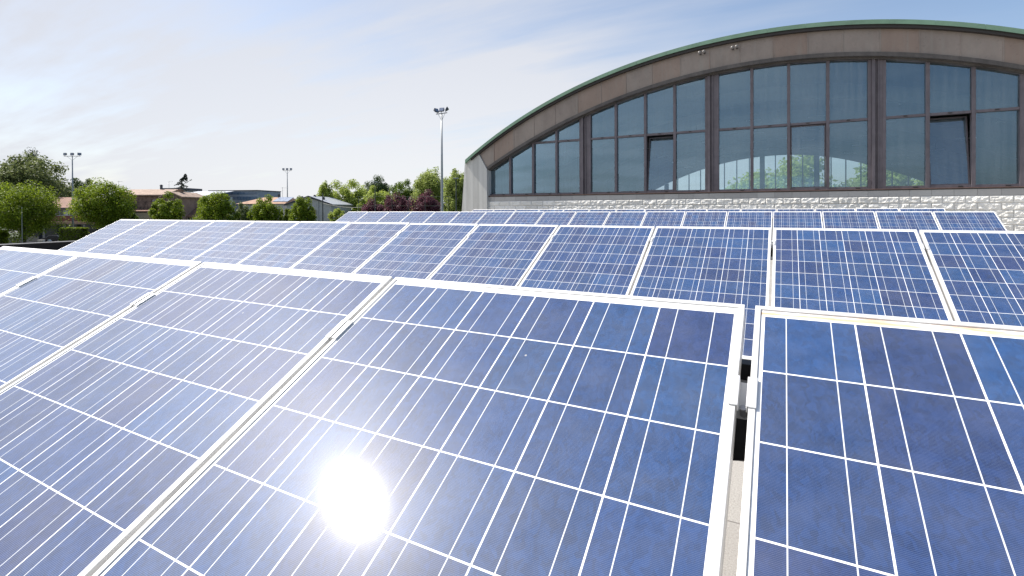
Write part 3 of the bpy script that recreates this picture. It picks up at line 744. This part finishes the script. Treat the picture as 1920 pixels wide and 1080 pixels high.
# lamps hanging under the ceiling
lp = None
for yy in (24., 29., 34., 39., 44.):
    for X in (-7.5, -4.5, -1.5, 1.5, 4.5, 7.5):
        x, z = FC(X, ev(bbot_c, X), YF)
        if lp is None:
            lp = thing('ceiling_lamp', 'small white lamp hanging under the ceiling inside the glazed hall', 'lamp', (0, 0, 0), 0, 'lamps under the hall ceiling')
            MB().box(-.35, .35, -.07, .07, -.06, 0).build('lamp_body', M['lamp'], lp, bevel=.01)
            MB().tube([(0, 0, 0), (0, 0, .35)], .012, 6).build('rod', M['galv_dark'], lp)
            o = lp
        else: o = copy_tree(lp)
        o.location = (x, yy, z-.25)

# ------------------------------------------------------------------ trees
def leaf_cloud(centers, radii, n, size, seed, up=.5):
    """many leaf-sized quads spread through clumps; returns vertex and face arrays"""
    r = np.random.default_rng(seed)
    pick = r.integers(0, len(centers), n)
    d = r.normal(size=(n, 3)); d /= np.linalg.norm(d, axis=1)[:, None]
    rad = r.random(n)**.5
    pos = centers[pick] + d*radii[pick]*rad[:, None]
    nrm = d*.8 + r.normal(size=(n, 3))*.7; nrm[:, 2] += up; nrm /= np.linalg.norm(nrm, axis=1)[:, None]
    a = np.cross(nrm, r.normal(size=(n, 3))); a /= np.linalg.norm(a, axis=1)[:, None]
    b = np.cross(nrm, a)
    s = size*(.6+.8*r.random(n))[:, None]
    v = np.stack([pos-a*s*.5, pos+b*s*.34, pos+a*s*.62, pos-b*s*.34], 1).reshape(-1, 3)
    return v
def leaf_object(name, v, mat, parent):
    n = len(v)//4
    me = bpy.data.meshes.new(name); me.vertices.add(4*n); me.vertices.foreach_set('co', v.astype(np.float32).ravel())
    me.loops.add(4*n); me.loops.foreach_set('vertex_index', np.arange(4*n, dtype=np.int32))
    me.polygons.add(n); me.polygons.foreach_set('loop_start', np.arange(0, 4*n, 4, dtype=np.int32)); me.update(calc_edges=True)
    me.materials.append(mat)
    o = bpy.data.objects.new(name, me); COL.objects.link(o); o.parent = parent
    return o
def tree(name, label, u, vtop, vbot, hw, D, mat, n=5000, leaf=.32, clumps=60, shape='round', seed=0, cat='tree', group=None, lumpy=.27, trunk=True, depth=None):
    r = np.random.default_rng(seed+100)
    top = at(u, vtop, D); bot = at(u, vbot, D); base = Vector((bot.x, bot.y, 0))
    rx = hw*D/FPX; hz_ = (top.z-bot.z)/2; zc = (top.z+bot.z)/2
    t = thing(name, label, cat, base, 0, group)
    c = []
    ns = int(clumps*.6)
    for i in range(clumps):
        if i < ns:      # an even shell of clumps
            z = 1-2*(i+.5)/ns; q = np.array([math.sqrt(1-z*z)*math.cos(2.39996*i+seed), math.sqrt(1-z*z)*math.sin(2.39996*i+seed), z])*r.uniform(.64, 1.10)
        else:
            q = r.normal(size=3); q = q/np.linalg.norm(q)*r.random()**.45*.82
        if shape == 'cone': q[:2] *= np.interp(q[2], [-1, 1], [1.1, .12])
        if shape == 'poplar': q[:2] = q[:2]/max(.3, math.sqrt(max(.05, 1-q[2]**2)))*np.interp(q[2], [-1, -.2, .5, .85, 1], [.75, .95, .8, .5, .2])
        if shape == 'vase': q[:2] *= np.interp(q[2], [-1, 0, 1], [.6, 1.02, 1.0])
        c.append(q)
    c = np.array(c); k = 1-lumpy*.55
    cen = np.stack([c[:, 0]*rx*k, c[:, 1]*(depth or rx)*k, zc+c[:, 2]*hz_*k], 1)
    rad = (np.stack([np.full(clumps, rx), np.full(clumps, depth or rx), np.full(clumps, hz_)], 1)*lumpy)*r.uniform(.7, 1.25, (clumps, 1))
    n = int(n*3.0); leaf *= .80
    leaf_object('crown', leaf_cloud(cen, rad, n, leaf, seed), mat, t)
    if trunk:
        m = MB(); zt = zc+hz_*.3; rt = max(.10, rx*.055)
        m.tube([(0, 0, 0), (.05, .03, max(.4, (zc-hz_)*.6)), (0, .05, zc-hz_*.2), (.1, 0, zt)], [rt*1.3, rt, rt*.7, rt*.2], 7)
        for q in cen[r.integers(0, clumps, 9)]:
            z0 = zc-hz_*r.uniform(.1, .8); m.tube([(0, .03, max(.5, z0)), (q[0]*.5, q[1]*.5, (z0+q[2])/2+.2), tuple(q)], [rt*.45, rt*.28, rt*.08], 5)
        m.build('trunk', M['bark'], t)
    return t
L_bright = leaf_mat('bright_leaves', (.060, .100, .007), (.23, .30, .022), .42)
L_mid = leaf_mat('mid_leaves', (.060, .105, .016), (.19, .26, .04), .42)
L_grey = leaf_mat('grey_green_leaves', (.060, .085, .024), (.20, .235, .085), .35)
L_dark = leaf_mat('dark_leaves', (.030, .060, .016), (.09, .14, .035), .3)
L_conif = leaf_mat('conifer_needles', (.010, .022, .016), (.030, .050, .034), .1)
L_pale = leaf_mat('pale_spring_leaves', (.17, .22, .03), (.40, .47, .10), .45)
L_poplar = leaf_mat('poplar_leaves', (.13, .18, .03), (.38, .44, .13), .45)
L_purple = leaf_mat('purple_leaves', (.050, .020, .030), (.17, .066, .088), .38)
gs = 'trees along the street'
tree('broadleaf_tree', 'tall grey green tree rising at the left picture edge behind the bright one', 42, 290, 420, 74, 112, L_grey, 9500, .56, 90, seed=1, group=gs)
tree('conifer_tree', 'dark conifer top poking out behind the tall grey green tree', 62, 276, 400, 30, 122, L_conif, 3500, .4, 50, 'cone', seed=2)
tree('broadleaf_tree', 'bright green round tree at the left picture edge beside the white house', 44, 338, 450, 66, 84, L_bright, 9500, .30, 90, seed=3, group=gs)
tree('broadleaf_tree', 'large bright green round tree right of the tall floodlight mast', 196, 338, 432, 53, 84, L_bright, 8500, .30, 80, 'vase', seed=4, group=gs)
tree('broadleaf_tree', 'dark green tree behind the left floodlight mast', 150, 334, 400, 30, 125, L_dark, 4000, .42, 40, seed=5, group=gs)
tree('broadleaf_tree', 'small loose light green tree in front of the brick house', 314, 364, 436, 34, 84, L_bright, 3600, .30, 40, 'vase', seed=6, group=gs, lumpy=.22)
tree('broadleaf_tree', 'compact round green tree in front of the long office block', 407, 358, 436, 38, 84, L_bright, 6500, .28, 60, seed=7, group=gs)
tree('broadleaf_tree', 'round green tree in front of the orange tiled roof', 499, 368, 440, 29, 84, L_bright, 5000, .28, 50, seed=8, group=gs)
tree('broadleaf_tree', 'round green tree right of the middle floodlight mast before the grey gable', 566, 368, 440, 25, 84, L_bright, 4600, .28, 45, seed=9, group=gs)
tree('broadleaf_tree', 'small grey green tree between two round street trees', 458, 381, 440, 17, 98, L_grey, 2200, .3, 26, seed=10, group=gs)
tree('shrub', 'low rounded green shrub at the foot of the brick house', 243, 391, 440, 16, 88, L_mid, 1800, .28, 20, seed=11, cat='shrub')
tree('shrub', 'small bright shrub between the masts and the round trees', 537, 386, 436, 10, 90, L_bright, 1400, .28, 16, seed=12, cat='shrub')
tree('shrub', 'yellow green shrub at the right corner of the grey gable house', 632, 384, 440, 17, 92, L_pale, 2200, .3, 24, seed=13, cat='shrub')
tree('shrub', 'low dark green shrub beside the end of the third panel row', 633, 404, 446, 15, 84, L_mid, 1400, .26, 18, seed=14, cat='shrub')
gr_ = 'trees beyond the ball court'
tree('broadleaf_tree', 'slim pale green tree standing left of the spring willows', 611, 338, 420, 16, 108, L_pale, 2600, .36, 30, seed=15, group=gr_)
tree('broadleaf_tree', 'wide pale green spring tree left of the dark dome tree', 655, 338, 420, 44, 112, L_pale, 6500, .36, 60, seed=16, group=gr_, lumpy=.22)
tree('broadleaf_tree', 'pale green low tree in front of the dark dome tree', 708, 349, 420, 36, 108, L_pale, 4000, .34, 44, seed=17, group=gr_, lumpy=.22)
tree('pine_tree', 'dark green dome shaped pine behind the pale trees', 707, 332, 396, 26, 135, L_dark, 5500, .36, 60, 'round', seed=18)
tree('broadleaf_tree', 'deep green tree between the dark dome pine and the poplars', 757, 339, 410, 32, 125, L_mid, 4500, .38, 44, seed=19, group=gr_)
tree('conifer_tree', 'small pointed dark conifer left of the tall poplar', 742, 345, 410, 13, 128, L_conif, 1800, .36, 26, 'cone', seed=20)
tree('poplar_tree', 'tall pale green poplar left of the near floodlight mast', 804, 315, 420, 35, 102, L_poplar, 8000, .34, 80, 'poplar', seed=21)
tree('poplar_tree', 'tall pale green poplar between the near mast and the concrete buttress', 856, 317, 420, 31, 98, L_poplar, 7500, .34, 70, 'poplar', seed=22)
tree('plum_tree', 'purple leaved tree lowest and leftmost of the three', 703, 373, 440, 27, 80, L_purple, 4200, .26, 46, seed=23, group='purple leaved trees')
tree('plum_tree', 'purple leaved tree in the middle of the three', 746, 364, 440, 31, 78, L_purple, 4600, .26, 46, seed=24, group='purple leaved trees')
tree('plum_tree', 'purple leaved tree tallest and nearest the bright floodlight mast', 798, 359, 440, 34, 76, L_purple, 5500, .26, 56, seed=25, group='purple leaved trees')
# trees seen through the hall, behind its far gable
for q, (x, y, h, rx, mt, lab) in enumerate(((-4.5, 70, 11.2, 4.6, L_pale, 'pale tree seen through the hall glass, leftmost of those behind'), (1.6, 66, 13.2, 5.4, L_pale, 'tallest leafy tree seen through the middle of the hall glass'), (8.6, 69, 12.2, 5.0, L_poplar, 'pale leafy tree seen through the hall glass, right of the tallest one'), (15., 72, 11.2, 5., L_pale, 'green tree seen through the right part of the hall glass'))):
    t = thing('broadleaf_tree', lab, 'tree', (x, y, 0), 0, 'trees behind the hall'); r = np.random.default_rng(q+50)
    c = r.normal(size=(50, 3)); c /= np.linalg.norm(c, axis=1)[:, None]; c *= r.random((50, 1))**.4
    cen = c*np.array([rx*.8, rx*.8, h*.38])+np.array([0, 0, h*.55])
    leaf_object('crown', leaf_cloud(cen, np.full((50, 3), rx*.3), 9000, .42, q+70), mt, t)
    MB().tube([(0, 0, 0), (.1, 0, h*.4), (0, .1, h*.75)], [.3, .2, .06], 8).build('trunk', M['bark'], t)
# clipped hedges
def hedge(label, u0, u1, vt, D, dpt, seed):
    a, b = at(u0, vt, D), at(u1, vt, D); L = (b-a).length; h = a.z
    t = thing('hedge', label, 'hedge', ((a.x+b.x)/2, (a.y+b.y)/2, 0), YAW)
    r = np.random.default_rng(seed); n = 4200
    f = r.integers(0, 3, n); p_ = r.uniform(-.5, .5, (n, 3))*np.array([L, dpt, h]); p_[:, 2] += h/2
    p_[f == 0, 2] = h+r.normal(0, .05, (f == 0).sum()); p_[f == 1, 1] = -dpt/2+r.normal(0, .05, (f == 1).sum()); p_[f == 2, 0] = np.sign(p_[f == 2, 0])*(L/2+r.normal(0, .05, (f == 2).sum()))
    leaf_object('foliage', leaf_cloud(p_, np.full((n, 3), .1), n, .2, seed, 1.), L_bright, t)
    MB().box(-L/2+.1, L/2-.1, -dpt/2+.1, dpt/2-.1, 0, h-.12).build('branches', M['bark'], t)
hedge('clipped box hedge with bright top at the foot of the left mast', 119, 158, 428, 83, 1.6, 31)
hedge('clipped low hedge at the left picture edge under the bright tree', -30, 8, 433, 83, 1.6, 32)
# leaning cedar top above the roofs
b = at(340, 400, 150); t = thing('cedar_tree', 'dark ragged cedar with drooping branches above the grey roofs', 'tree', (b.x, b.y, 0))
zt = at(340, 326, 150).z; rgt = Vector((cy_, sy_, 0))
m = MB(); tr = [(0, 0, 0), (0, 0, zt*.6), tuple(rgt*.2+Vector((0, 0, zt*.85))), tuple(rgt*1.5+Vector((0, 0, zt)))]
m.tube(tr, [.3, .22, .12, .03], 7); cs = []; r = np.random.default_rng(77)
for k in range(64):
    f = r.random()**.8; z0 = zt*(.52+.48*f); ax = rgt*(1.4*max(0, f-.6)/.4*1.0)
    an = r.uniform(0, 6.28); ln = (1-f)*4.6*r.uniform(.6, 1.)+.3; d = Vector((math.cos(an), math.sin(an), .05))
    for s in np.linspace(.1, 1, 6): cs.append(ax+Vector((0, 0, z0-.5*s*s))+d*ln*s)
    m.tube([ax+Vector((0, 0, z0)), ax+Vector((0, 0, z0-.3))+d*ln], [.06, .015], 4)
for k in range(8): cs.append(rgt*(.2+1.15*k/8)+Vector((0, 0, zt*(.85+.15*k/8))))
for k in range(9): cs.append(rgt*(.4+.34*k)+Vector((0, 0, zt-3.3+.2*k)))
cs = np.array([tuple(c) for c in cs])
leaf_object('crown', leaf_cloud(cs, np.full((len(cs), 3), .2), 4200, .22, 78, 0.), L_conif, t); m.build('trunk', M['bark'], t)

# ------------------------------------------------------------------ masts and lamp posts
def mast(label, u, vtop, D, group, spread, heads, rot):
    p_ = at(u, vtop, D); H = p_.z
    t = thing('floodlight_mast', label, 'floodlight', (p_.x, p_.y, 0), rot, group)
    MB().tube([(0, 0, 0), (0, 0, H*.33), (0, 0, H*.66), (0, 0, H)], [.17, .14, .115, .075], 12).build('pole', M['galv'], t, smooth=True)
    MB().box(-spread, spread, -.035, .035, H-.02, H+.05).build('cross_arm', M['galv_dark'], t)
    for s in (-1, 1): MB().tube([(0, 0, H-.75), (s*spread*.62, 0, H-.03)], .018, 6).build('brace', M['galv'], t)
    for x, rz, tl in heads:
        f = MB(); f.hexa([(-.27, -.09, -.2), (.27, -.09, -.2), (.27, .02, -.2), (-.27, .02, -.2)], [(-.27, -.13, .22), (.27, -.13, .22), (.22, .16, .12), (-.22, .16, .12)])
        f.box(-.03, .03, -.02, .02, -.36, -.18)
        h = f.build('floodlight', M['flood'], t, bevel=.015, loc=(x*spread, 0, H+.36), rot=(tl, 0, rz))
        MB().add([(-.24, -.1, -.17), (.24, -.1, -.17), (.24, -.137, .19), (-.24, -.137, .19)], [(0, 1, 2, 3)]).build('lens', M['flood_glass'], h, loc=(0, -.004, 0))
    return t
gm = 'floodlight masts round the ball court'
mast('floodlight mast with three lamps standing between the left street trees', 135.5, 293, 88, gm, 1.45, ((-.85, -.1, -.2), (0, 0, -.2), (.85, .9, -.2)), YAW)
mast('distant floodlight mast with three lamps between two round trees', 538.5, 320, 122, gm, 1.05, ((-.85, -.2, -.2), (0, 0, -.2), (.85, .6, -.2)), YAW)
mast('nearest and tallest floodlight mast, left of the concrete buttress', 828, 213, 52, gm, .72, ((-1.0, 1.5, -.5), (0.05, .2, -.5), (.98, -.9, -.6)), YAW-.55)
def lamp_post(label, u, vtop, D):
    p_ = at(u, vtop, D); H = p_.z
    t = thing('lamp_post', label, 'lamp post', (p_.x, p_.y, 0), YAW, 'lamp posts by the court')
    MB().tube([(0, 0, 0), (0, 0, H)], [.085, .06], 10).build('pole', M['galv_dark'], t)
    MB().prism([(-.42, .0), (.42, .0), (.30, .12), (-.30, .12)], 'y', -.22, .22).build('lamp_head', M['galv'], t, bevel=.02, loc=(0, 0, H))
lamp_post('dark lamp post with flat white head in front of the dome pine', 703, 342, 76)
lamp_post('lamp post with flat head before the right poplar', 855, 335, 70)
p_ = at(605, 362, 88); t = tag(MB().tube([(0, 0, 0), (0, 0, p_.z)], [.11, .08], 9).build('utility_pole', M['galv_dark'], loc=(p_.x, p_.y, 0)), 'dark utility pole in front of the grey gable wall', 'utility pole')
q_ = at(690, 388, 80); cab = MB()
a_ = at(605, 381, 88)
cab.tube([a_.lerp(q_, k/8)-Vector((0, 0, .35*math.sin(math.pi*k/8))) for k in range(9)], .03, 5)
tag(cab.build('overhead_cable', M['cable']), 'thin pale cable running from the utility pole towards the purple trees', 'cable')
p_ = at(41, 388, 80); tag(MB().tube([(0, 0, 0), (0, 0, p_.z)], .045, 7).build('fence_post', M['galv']), 'thin pale pole in front of the left bright tree', 'pole').location = (p_.x, p_.y, 0)
# court net fence behind the third row
fn = thing('court_fence', 'tall ball court fence with thin dark posts before the purple trees', 'fence')
for u in (672, 703.5, 735, 765, 797, 840):
    p_ = at(u, 368, 68); MB().tube([(p_.x, p_.y, 0), (p_.x, p_.y, p_.z)], .035, 6).build('post', M['galv_dark'], fn)
for v in (386, 368.5):
    a_, b_ = at(668, v, 68), at(845, v, 68); MB().tube([a_, b_], .014, 5).build('wire', M['netting'], fn)

# ------------------------------------------------------------------ houses along the street
def gable_house(t, W_, Dp, hw, hr, wallm, roofm, ov=.5, x0=None, ridge='x'):
    """walls and a pitched roof; ridge along x (eaves to the street) or y (gable to the street)"""
    if ridge == 'x':
        MB().prism([(0, 0), (Dp, 0), (Dp, hw), (Dp/2, hw+hr-.15), (0, hw)], 'x', -W_/2, W_/2).build('wall', wallm, t)
        sl = hr/(Dp/2); th = .22
        MB().prism([(-ov, hw-ov*sl), (Dp/2, hw+hr), (Dp+ov, hw-ov*sl), (Dp+ov, hw-ov*sl+th), (Dp/2, hw+hr+th), (-ov, hw-ov*sl+th)], 'x', -W_/2-ov, W_/2+ov).build('roof', roofm, t)
    else:
        MB().prism([(-W_/2, 0), (W_/2, 0), (W_/2, hw), (0, hw+hr-.15), (-W_/2, hw)], 'y', 0, Dp).build('wall', wallm, t)
        sl = hr/(W_/2); th = .22
        MB().prism([(-W_/2-ov, hw-ov*sl), (0, hw+hr), (W_/2+ov, hw-ov*sl), (W_/2+ov, hw-ov*sl+th), (0, hw+hr+th), (-W_/2-ov, hw-ov*sl+th)], 'y', -ov, Dp+ov).build('roof', roofm, t)
def window(t, x, z, w_, h, y=-.04):
    f = MB(); e = .08
    f.box(x-w_/2-e, x-w_/2, y-.03, y+.06, z, z+h); f.box(x+w_/2, x+w_/2+e, y-.03, y+.06, z, z+h); f.box(x-w_/2-e, x+w_/2+e, y-.03, y+.06, z+h, z+h+e); f.box(x-w_/2-e, x+w_/2+e, y-.06, y+.06, z-e, z)
    f.box(x-.03, x+.03, y-.02, y+.05, z, z+h)
    o = f.build('window', M['white'], t)
    MB().box(x-w_/2, x+w_/2, y+.005, y+.03, z, z+h).build('pane', M['darkwin'], o)
def antenna(t, x, y, z0, h):
    m = MB().tube([(x, y, z0), (x, y, z0+h)], .03, 5); m.tube([(x-.2, y, z0+h*.93), (x+1.2, y, z0+h*.93)], .02, 4)
    for k in range(5): m.tube([(x-.1+.28*k, y-.4, z0+h*.93), (x-.1+.28*k, y+.4, z0+h*.93)], .012, 4)
    m.tube([(x-.4, y, z0+h*.75), (x+.4, y, z0+h*.75)], .02, 4)
    m.build('antenna', M['galv'], t)
def chimney(t, x, y, z0, h, w_=.45, mat=None):
    m = MB().box(x-w_/2, x+w_/2, y-w_/2, y+w_/2, z0, z0+h); m.box(x-w_*.68, x+w_*.68, y-w_*.68, y+w_*.68, z0+h+.001, z0+h+.12); m.box(x-w_*.4, x+w_*.4, y-w_*.4, y+w_*.4, z0+h+.12, z0+h+.3)
    m.build('chimney', mat or M['galv_dark'], t)
def hx(u, D, uc): return (u-uc)*D/FPX
# white house with a dark red balcony
D = 104; uc = 118; b = at(uc, 440, D); S = D/FPX
t = thing('house', 'white two storey house with brown tiled roof and dark red balcony', 'house', (b.x, b.y, 0), YAW)
Z = lambda v: CZ+(390.6-v)*S
gable_house(t, 15, 9, Z(386), Z(366)-Z(386)-.2, M['white'], M['tile_red'], .8)
MB().box(-7.5, 7.5, -1.4, -.003, Z(411), Z(401.5)).build('balcony', M['redband'], t)
MB().box(-8.2, 8.2, -2.2, -.003, Z(416), Z(411.5)).build('canopy', M['tan'], t)
for x in (-6, -2.2, 2.0, 6.): MB().box(x-.22, x+.22, -1.9, -1.5, 0, Z(416)-.002).build('pillar', M['concrete_wall'], t)
MB().box(-7.4, 7.4, -.06, -.004, .05, Z(418)).build('ground_floor_shade', M['darkwin'], t)  # dark sheet standing in for the shade of the recessed ground floor
for u in (88, 113, 139, 158): window(t, hx(u, D, uc), Z(400.5), 1.5, 1.15)
MB().box(-8.4, 8.4, -.95, -.6, Z(388.2), Z(386.3)).build('gutter', M['navy'], t)
# brick house with old tiles
D = 112; uc = 262; b = at(uc, 440, D); S = D/FPX
t = thing('house', 'brown brick house with long weathered clay tile roof', 'house', (b.x, b.y, 0), YAW)
Z = lambda v: CZ+(390.6-v)*S
gable_house(t, 10.2, 10, Z(363.5), Z(351)-Z(363.5)-.2, M['brick'], M['tile_old'], .5)
MB().prism([(-2.6, Z(394.5)), (-.003, Z(391)), (-.003, Z(389.5)), (-2.6, Z(393))], 'x', -5.2, 5.2).build('lower_roof', M['tile_red'], t)
MB().box(-5., 5., -2.3, -.003, .0, Z(396)).build('porch_wall', M['ochre'], t)
chimney(t, hx(274, D, uc), 5., Z(352), .9, .38, M['navy'])
antenna(t, hx(289, D, uc), 5., Z(352), 2.); antenna(t, hx(178, D, uc)+1.5, 5., Z(356), 2.6)
window(t, hx(292, D, uc), Z(384), .9, 1.3)
# gabled wing with square chimney
D = 106; uc = 322; b = at(uc, 440, D); S = D/FPX; Z = lambda v: CZ+(390.6-v)*S
t = thing('house', 'small brick house with low tiled gable and square chimney', 'house', (b.x, b.y, 0), YAW)
gable_house(t, 4.2, 8, Z(367), Z(359)-Z(367), M['brick'], M['tile_old'], .4, ridge='y')
chimney(t, -.1, 3., Z(362), .9, .8, M['brick'])
D = 108; uc = 362; b = at(uc, 440, D); S = D/FPX; Z = lambda v: CZ+(390.6-v)*S
t = thing('house', 'low house with dark brown roof between the loose and the compact street tree', 'house', (b.x, b.y, 0), YAW)
gable_house(t, 5.6, 8, Z(403), Z(384)-Z(403), M['ochre'], M['tile_red'], .5); window(t, -.6, Z(412), .9, .8)
# long office block
D = 178; uc = 438; b = at(uc, 440, D); S = D/FPX; Z = lambda v: CZ+(390.6-v)*S
t = thing('office_building', 'long flat blue grey office block with window bands behind the houses', 'building', (b.x, b.y, 0), YAW-.12)
MB().box(-9.2, 9.2, 0, 14, 0, Z(356.5)).build('wall', M['concrete_panel'], t)
for v0, v1 in ((358.5, 363), (367, 373), (378, 384)):
    k = MB()
    for i in range(16): k.box(-9.0+i*1.13, -9.0+i*1.13+.98, -.06, -.004, Z(v1), Z(v0))
    k.build('window_band', M['bluewin'], t)
MB().box(-9.4, 9.4, -.25, 14.1, Z(356.4), Z(354.8)).build('roof_edge', M['navy'], t)
D = 165; uc = 356; b = at(uc, 440, D); S = D/FPX; Z = lambda v: CZ+(390.6-v)*S
t = thing('warehouse', 'pale warehouse with grey metal roof left of the office block', 'building', (b.x, b.y, 0), YAW-.12)
MB().box(-6.5, 6.5, 0, 12, 0, Z(366)).build('wall', M['white'], t)
MB().prism([(-.4, Z(366.1)), (12.4, Z(354.8)), (12.4, Z(353.8)), (-.4, Z(365.0))], 'x', -6.9, 6.9).build('roof', M['metalroof'], t)
k = MB()
for i in range(9): k.box(-6.2+i*1.4, -6.2+i*1.4+1.1, -.06, -.004, Z(374), Z(368.5))
k.build('window_band', M['bluewin'], t)
D = 185; uc = 328; b = at(uc, 440, D); S = D/FPX; Z = lambda v: CZ+(390.6-v)*S
t = thing('flat_roof_house', 'building with dark navy flat roof edge under the ragged cedar', 'building', (b.x, b.y, 0), YAW)
MB().box(-4.6, 4.6, 0, 8, 0, Z(355)).build('wall', M['pale'], t); MB().box(-5., 5., -.5, 8.4, Z(354.9), Z(350.5)).build('roof_edge', M['navy'], t)
# orange tiled hip roof house
D = 100; uc = 488; b = at(uc, 440, D); S = D/FPX; Z = lambda v: CZ+(390.6-v)*S
t = thing('house', 'low house with orange tiled hip roof carrying pale solar panels', 'house', (b.x, b.y, 0), YAW)
hw_, ze, zr = 4.9, Z(380.5), Z(367.5)
MB().box(-hw_+.5, hw_-.5, .5, 8.5, 0, ze).build('wall', M['pale'], t)
rf = MB().add([(-hw_, 0, ze), (hw_, 0, ze), (hw_, 9, ze), (-hw_, 9, ze), (-hw_+3.6, 4.5, zr), (hw_-.5, 4.5, zr)], [(0, 1, 5, 4), (1, 2, 5), (2, 3, 4, 5), (3, 0, 4), (3, 2, 1, 0)]).build('roof', M['tile_orange'], t)
sl = (zr-ze)/4.5
for k in range(3): MB().hexa([(1.9+k*1.02, 1.2, ze+1.2*sl+.06), (2.87+k*1.02, 1.2, ze+1.2*sl+.06), (2.87+k*1.02, 4.2, ze+4.2*sl+.06), (1.9+k*1.02, 4.2, ze+4.2*sl+.06)], [(1.9+k*1.02, 1.2, ze+1.2*sl+.12), (2.87+k*1.02, 1.2, ze+1.2*sl+.12), (2.87+k*1.02, 4.2, ze+4.2*sl+.12), (1.9+k*1.02, 4.2, ze+4.2*sl+.12)]).build('roof_panel', M['pv'], t)
chimney(t, hx(504, D, uc), 4.5, zr-.2, .55, .32); antenna(t, hx(511, D, uc), 4.5, zr-.1, 2.2)
for x in (-2.5, .5, 3.): window(t, x, 1.0, 1.1, 1.3, .46)
# grey gable house
D = 96; uc = 580; b = at(uc, 440, D); S = D/FPX; Z = lambda v: CZ+(390.6-v)*S
t = thing('house', 'pale grey gabled house with dark roof edge and small chimneys', 'house', (b.x, b.y, 0), YAW)
gable_house(t, 8.4, 12, Z(383), Z(368.3)-Z(383), M['pale'], M['metalroof'], .35, ridge='y')
sl = (Z(368.3)-Z(383))/4.2
for s in (-1, 1): MB().prism([(0, Z(368.3)+.03), (s*4.65, Z(383)-.45*sl+.03), (s*4.65, Z(383)-.45*sl+.25), (0, Z(368.3)+.26)], 'y', -.47, -.36).build('verge_board', M['navy'], t)
for u, v in ((557, 369.5), (581, 367), (598, 371)): chimney(t, hx(u, D, uc), 2.5, Z(v)-.9, .95, .36)
MB().box(hx(583, D, uc), hx(593, D, uc), -.25, -.003, Z(401), Z(392)).build('wall_box', M['yellow'], t, bevel=.02)
MB().tube([(hx(598, D, uc), -.06, 0), (hx(598, D, uc), -.06, Z(373))], .05, 6).build('downpipe', M['galv'], t)
window(t, hx(572, D, uc), Z(402), 1.0, 1.2)

# ------------------------------------------------------------------ street level things at the far left
b = at(60, 452, 80); b0 = at(10, 452, 80)
def garden_wall():
    a_, c_ = at(-40, 452, 92), at(72, 452, 92)
    L = (c_-a_).length; mid = (a_+c_)/2
    w_ = MB().box(-L/2, L/2, -.1, .1, 0, 1.25); w_.box(-L/2, L/2, -.14, .14, 1.251, 1.33)
    tag(w_.build('garden_wall', M['concrete_wall'], loc=(mid.x, mid.y, 0), rot=(0, 0, YAW)), 'low grey garden wall under the left bright tree', 'wall')
garden_wall()
# parked car
b = at(104, 444, 96); t = thing('parked_car', 'dark parked car half hidden in front of the white house', 'car', (b.x, b.y, 0), YAW)
prof = [(-2.1, .35), (-2.15, .75), (-1.9, .92), (-1.15, .98), (-.6, 1.42), (.9, 1.45), (1.5, 1.02), (2.05, .9), (2.12, .5), (2.05, .32)]
MB().prism(prof, 'y', -.82, .82).build('body', M['paint_dark'], t, bevel=.06)
MB().prism([(-1.0, 1.0), (-.55, 1.36), (.85, 1.38), (1.3, 1.02)], 'y', -.835, .835).build('window', M['darkwin'], t)
for x in (-1.3, 1.3):
    for y in (-.8, .8):
        wl = MB().tube([(x, y-.09, .32), (x, y+.09, .32)], .32, 16).build('wheel', M['rubber'], t)
        MB().tube([(x, y-.1, .32), (x, y+.1, .32)], .19, 12).build('rim', M['chrome'], wl)
for y in (-.6, .6): MB().box(-2.17, -2.1, y-.15, y+.15, .62, .74).build('headlight', M['lamp'], t, bevel=.01)
# motorcycle
b = at(100, 453, 86); t = thing('motorcycle', 'parked motorcycle with white front fairing beside the box hedge', 'motorcycle', (b.x, b.y, 0), YAW)
for x in (-.75, .72):
    wl = MB().tube([(x, -.06, .31), (x, .06, .31)], .31, 18).build('wheel', M['rubber'], t); MB().tube([(x, -.065, .31), (x, .065, .31)], .2, 14).build('rim', M['chrome'], wl)
MB().prism([(-.62, .55), (-.35, .40), (.35, .38), (.55, .62), (.3, .82), (-.35, .86)], 'y', -.14, .14).build('body', M['paint_dark'], t, bevel=.04)
MB().prism([(-.98, .62), (-.62, .45), (-.42, .9), (-.62, 1.22), (-.78, 1.12)], 'y', -.2, .2).build('fairing', M['paint_white'], t, bevel=.05)
MB().prism([(-.12, .84), (.85, .95), (.92, 1.03), (.3, .93), (-.1, .90)], 'y', -.14, .14).build('seat', M['rubber'], t, bevel=.02)
MB().tube([(-.52, -.36, 1.08), (-.6, 0, 1.04), (-.52, .36, 1.08)], .018, 6).build('handlebar', M['chrome'], t)
MB().tube([(-.55, -.09, .95), (-.75, -.09, .31)], .03, 6).build('fork', M['chrome'], t)
# white street box left of the motorcycle
b = at(77.5, 451, 88); t = tag(MB().box(-.45, .45, -.2, .2, 0, .95).box(-.5, .5, -.24, .24, .951, 1.02).build('utility_cabinet', M['white'], loc=(b.x, b.y, 0), rot=(0, 0, YAW), bevel=.015), 'low white utility cabinet left of the motorcycle', 'cabinet')
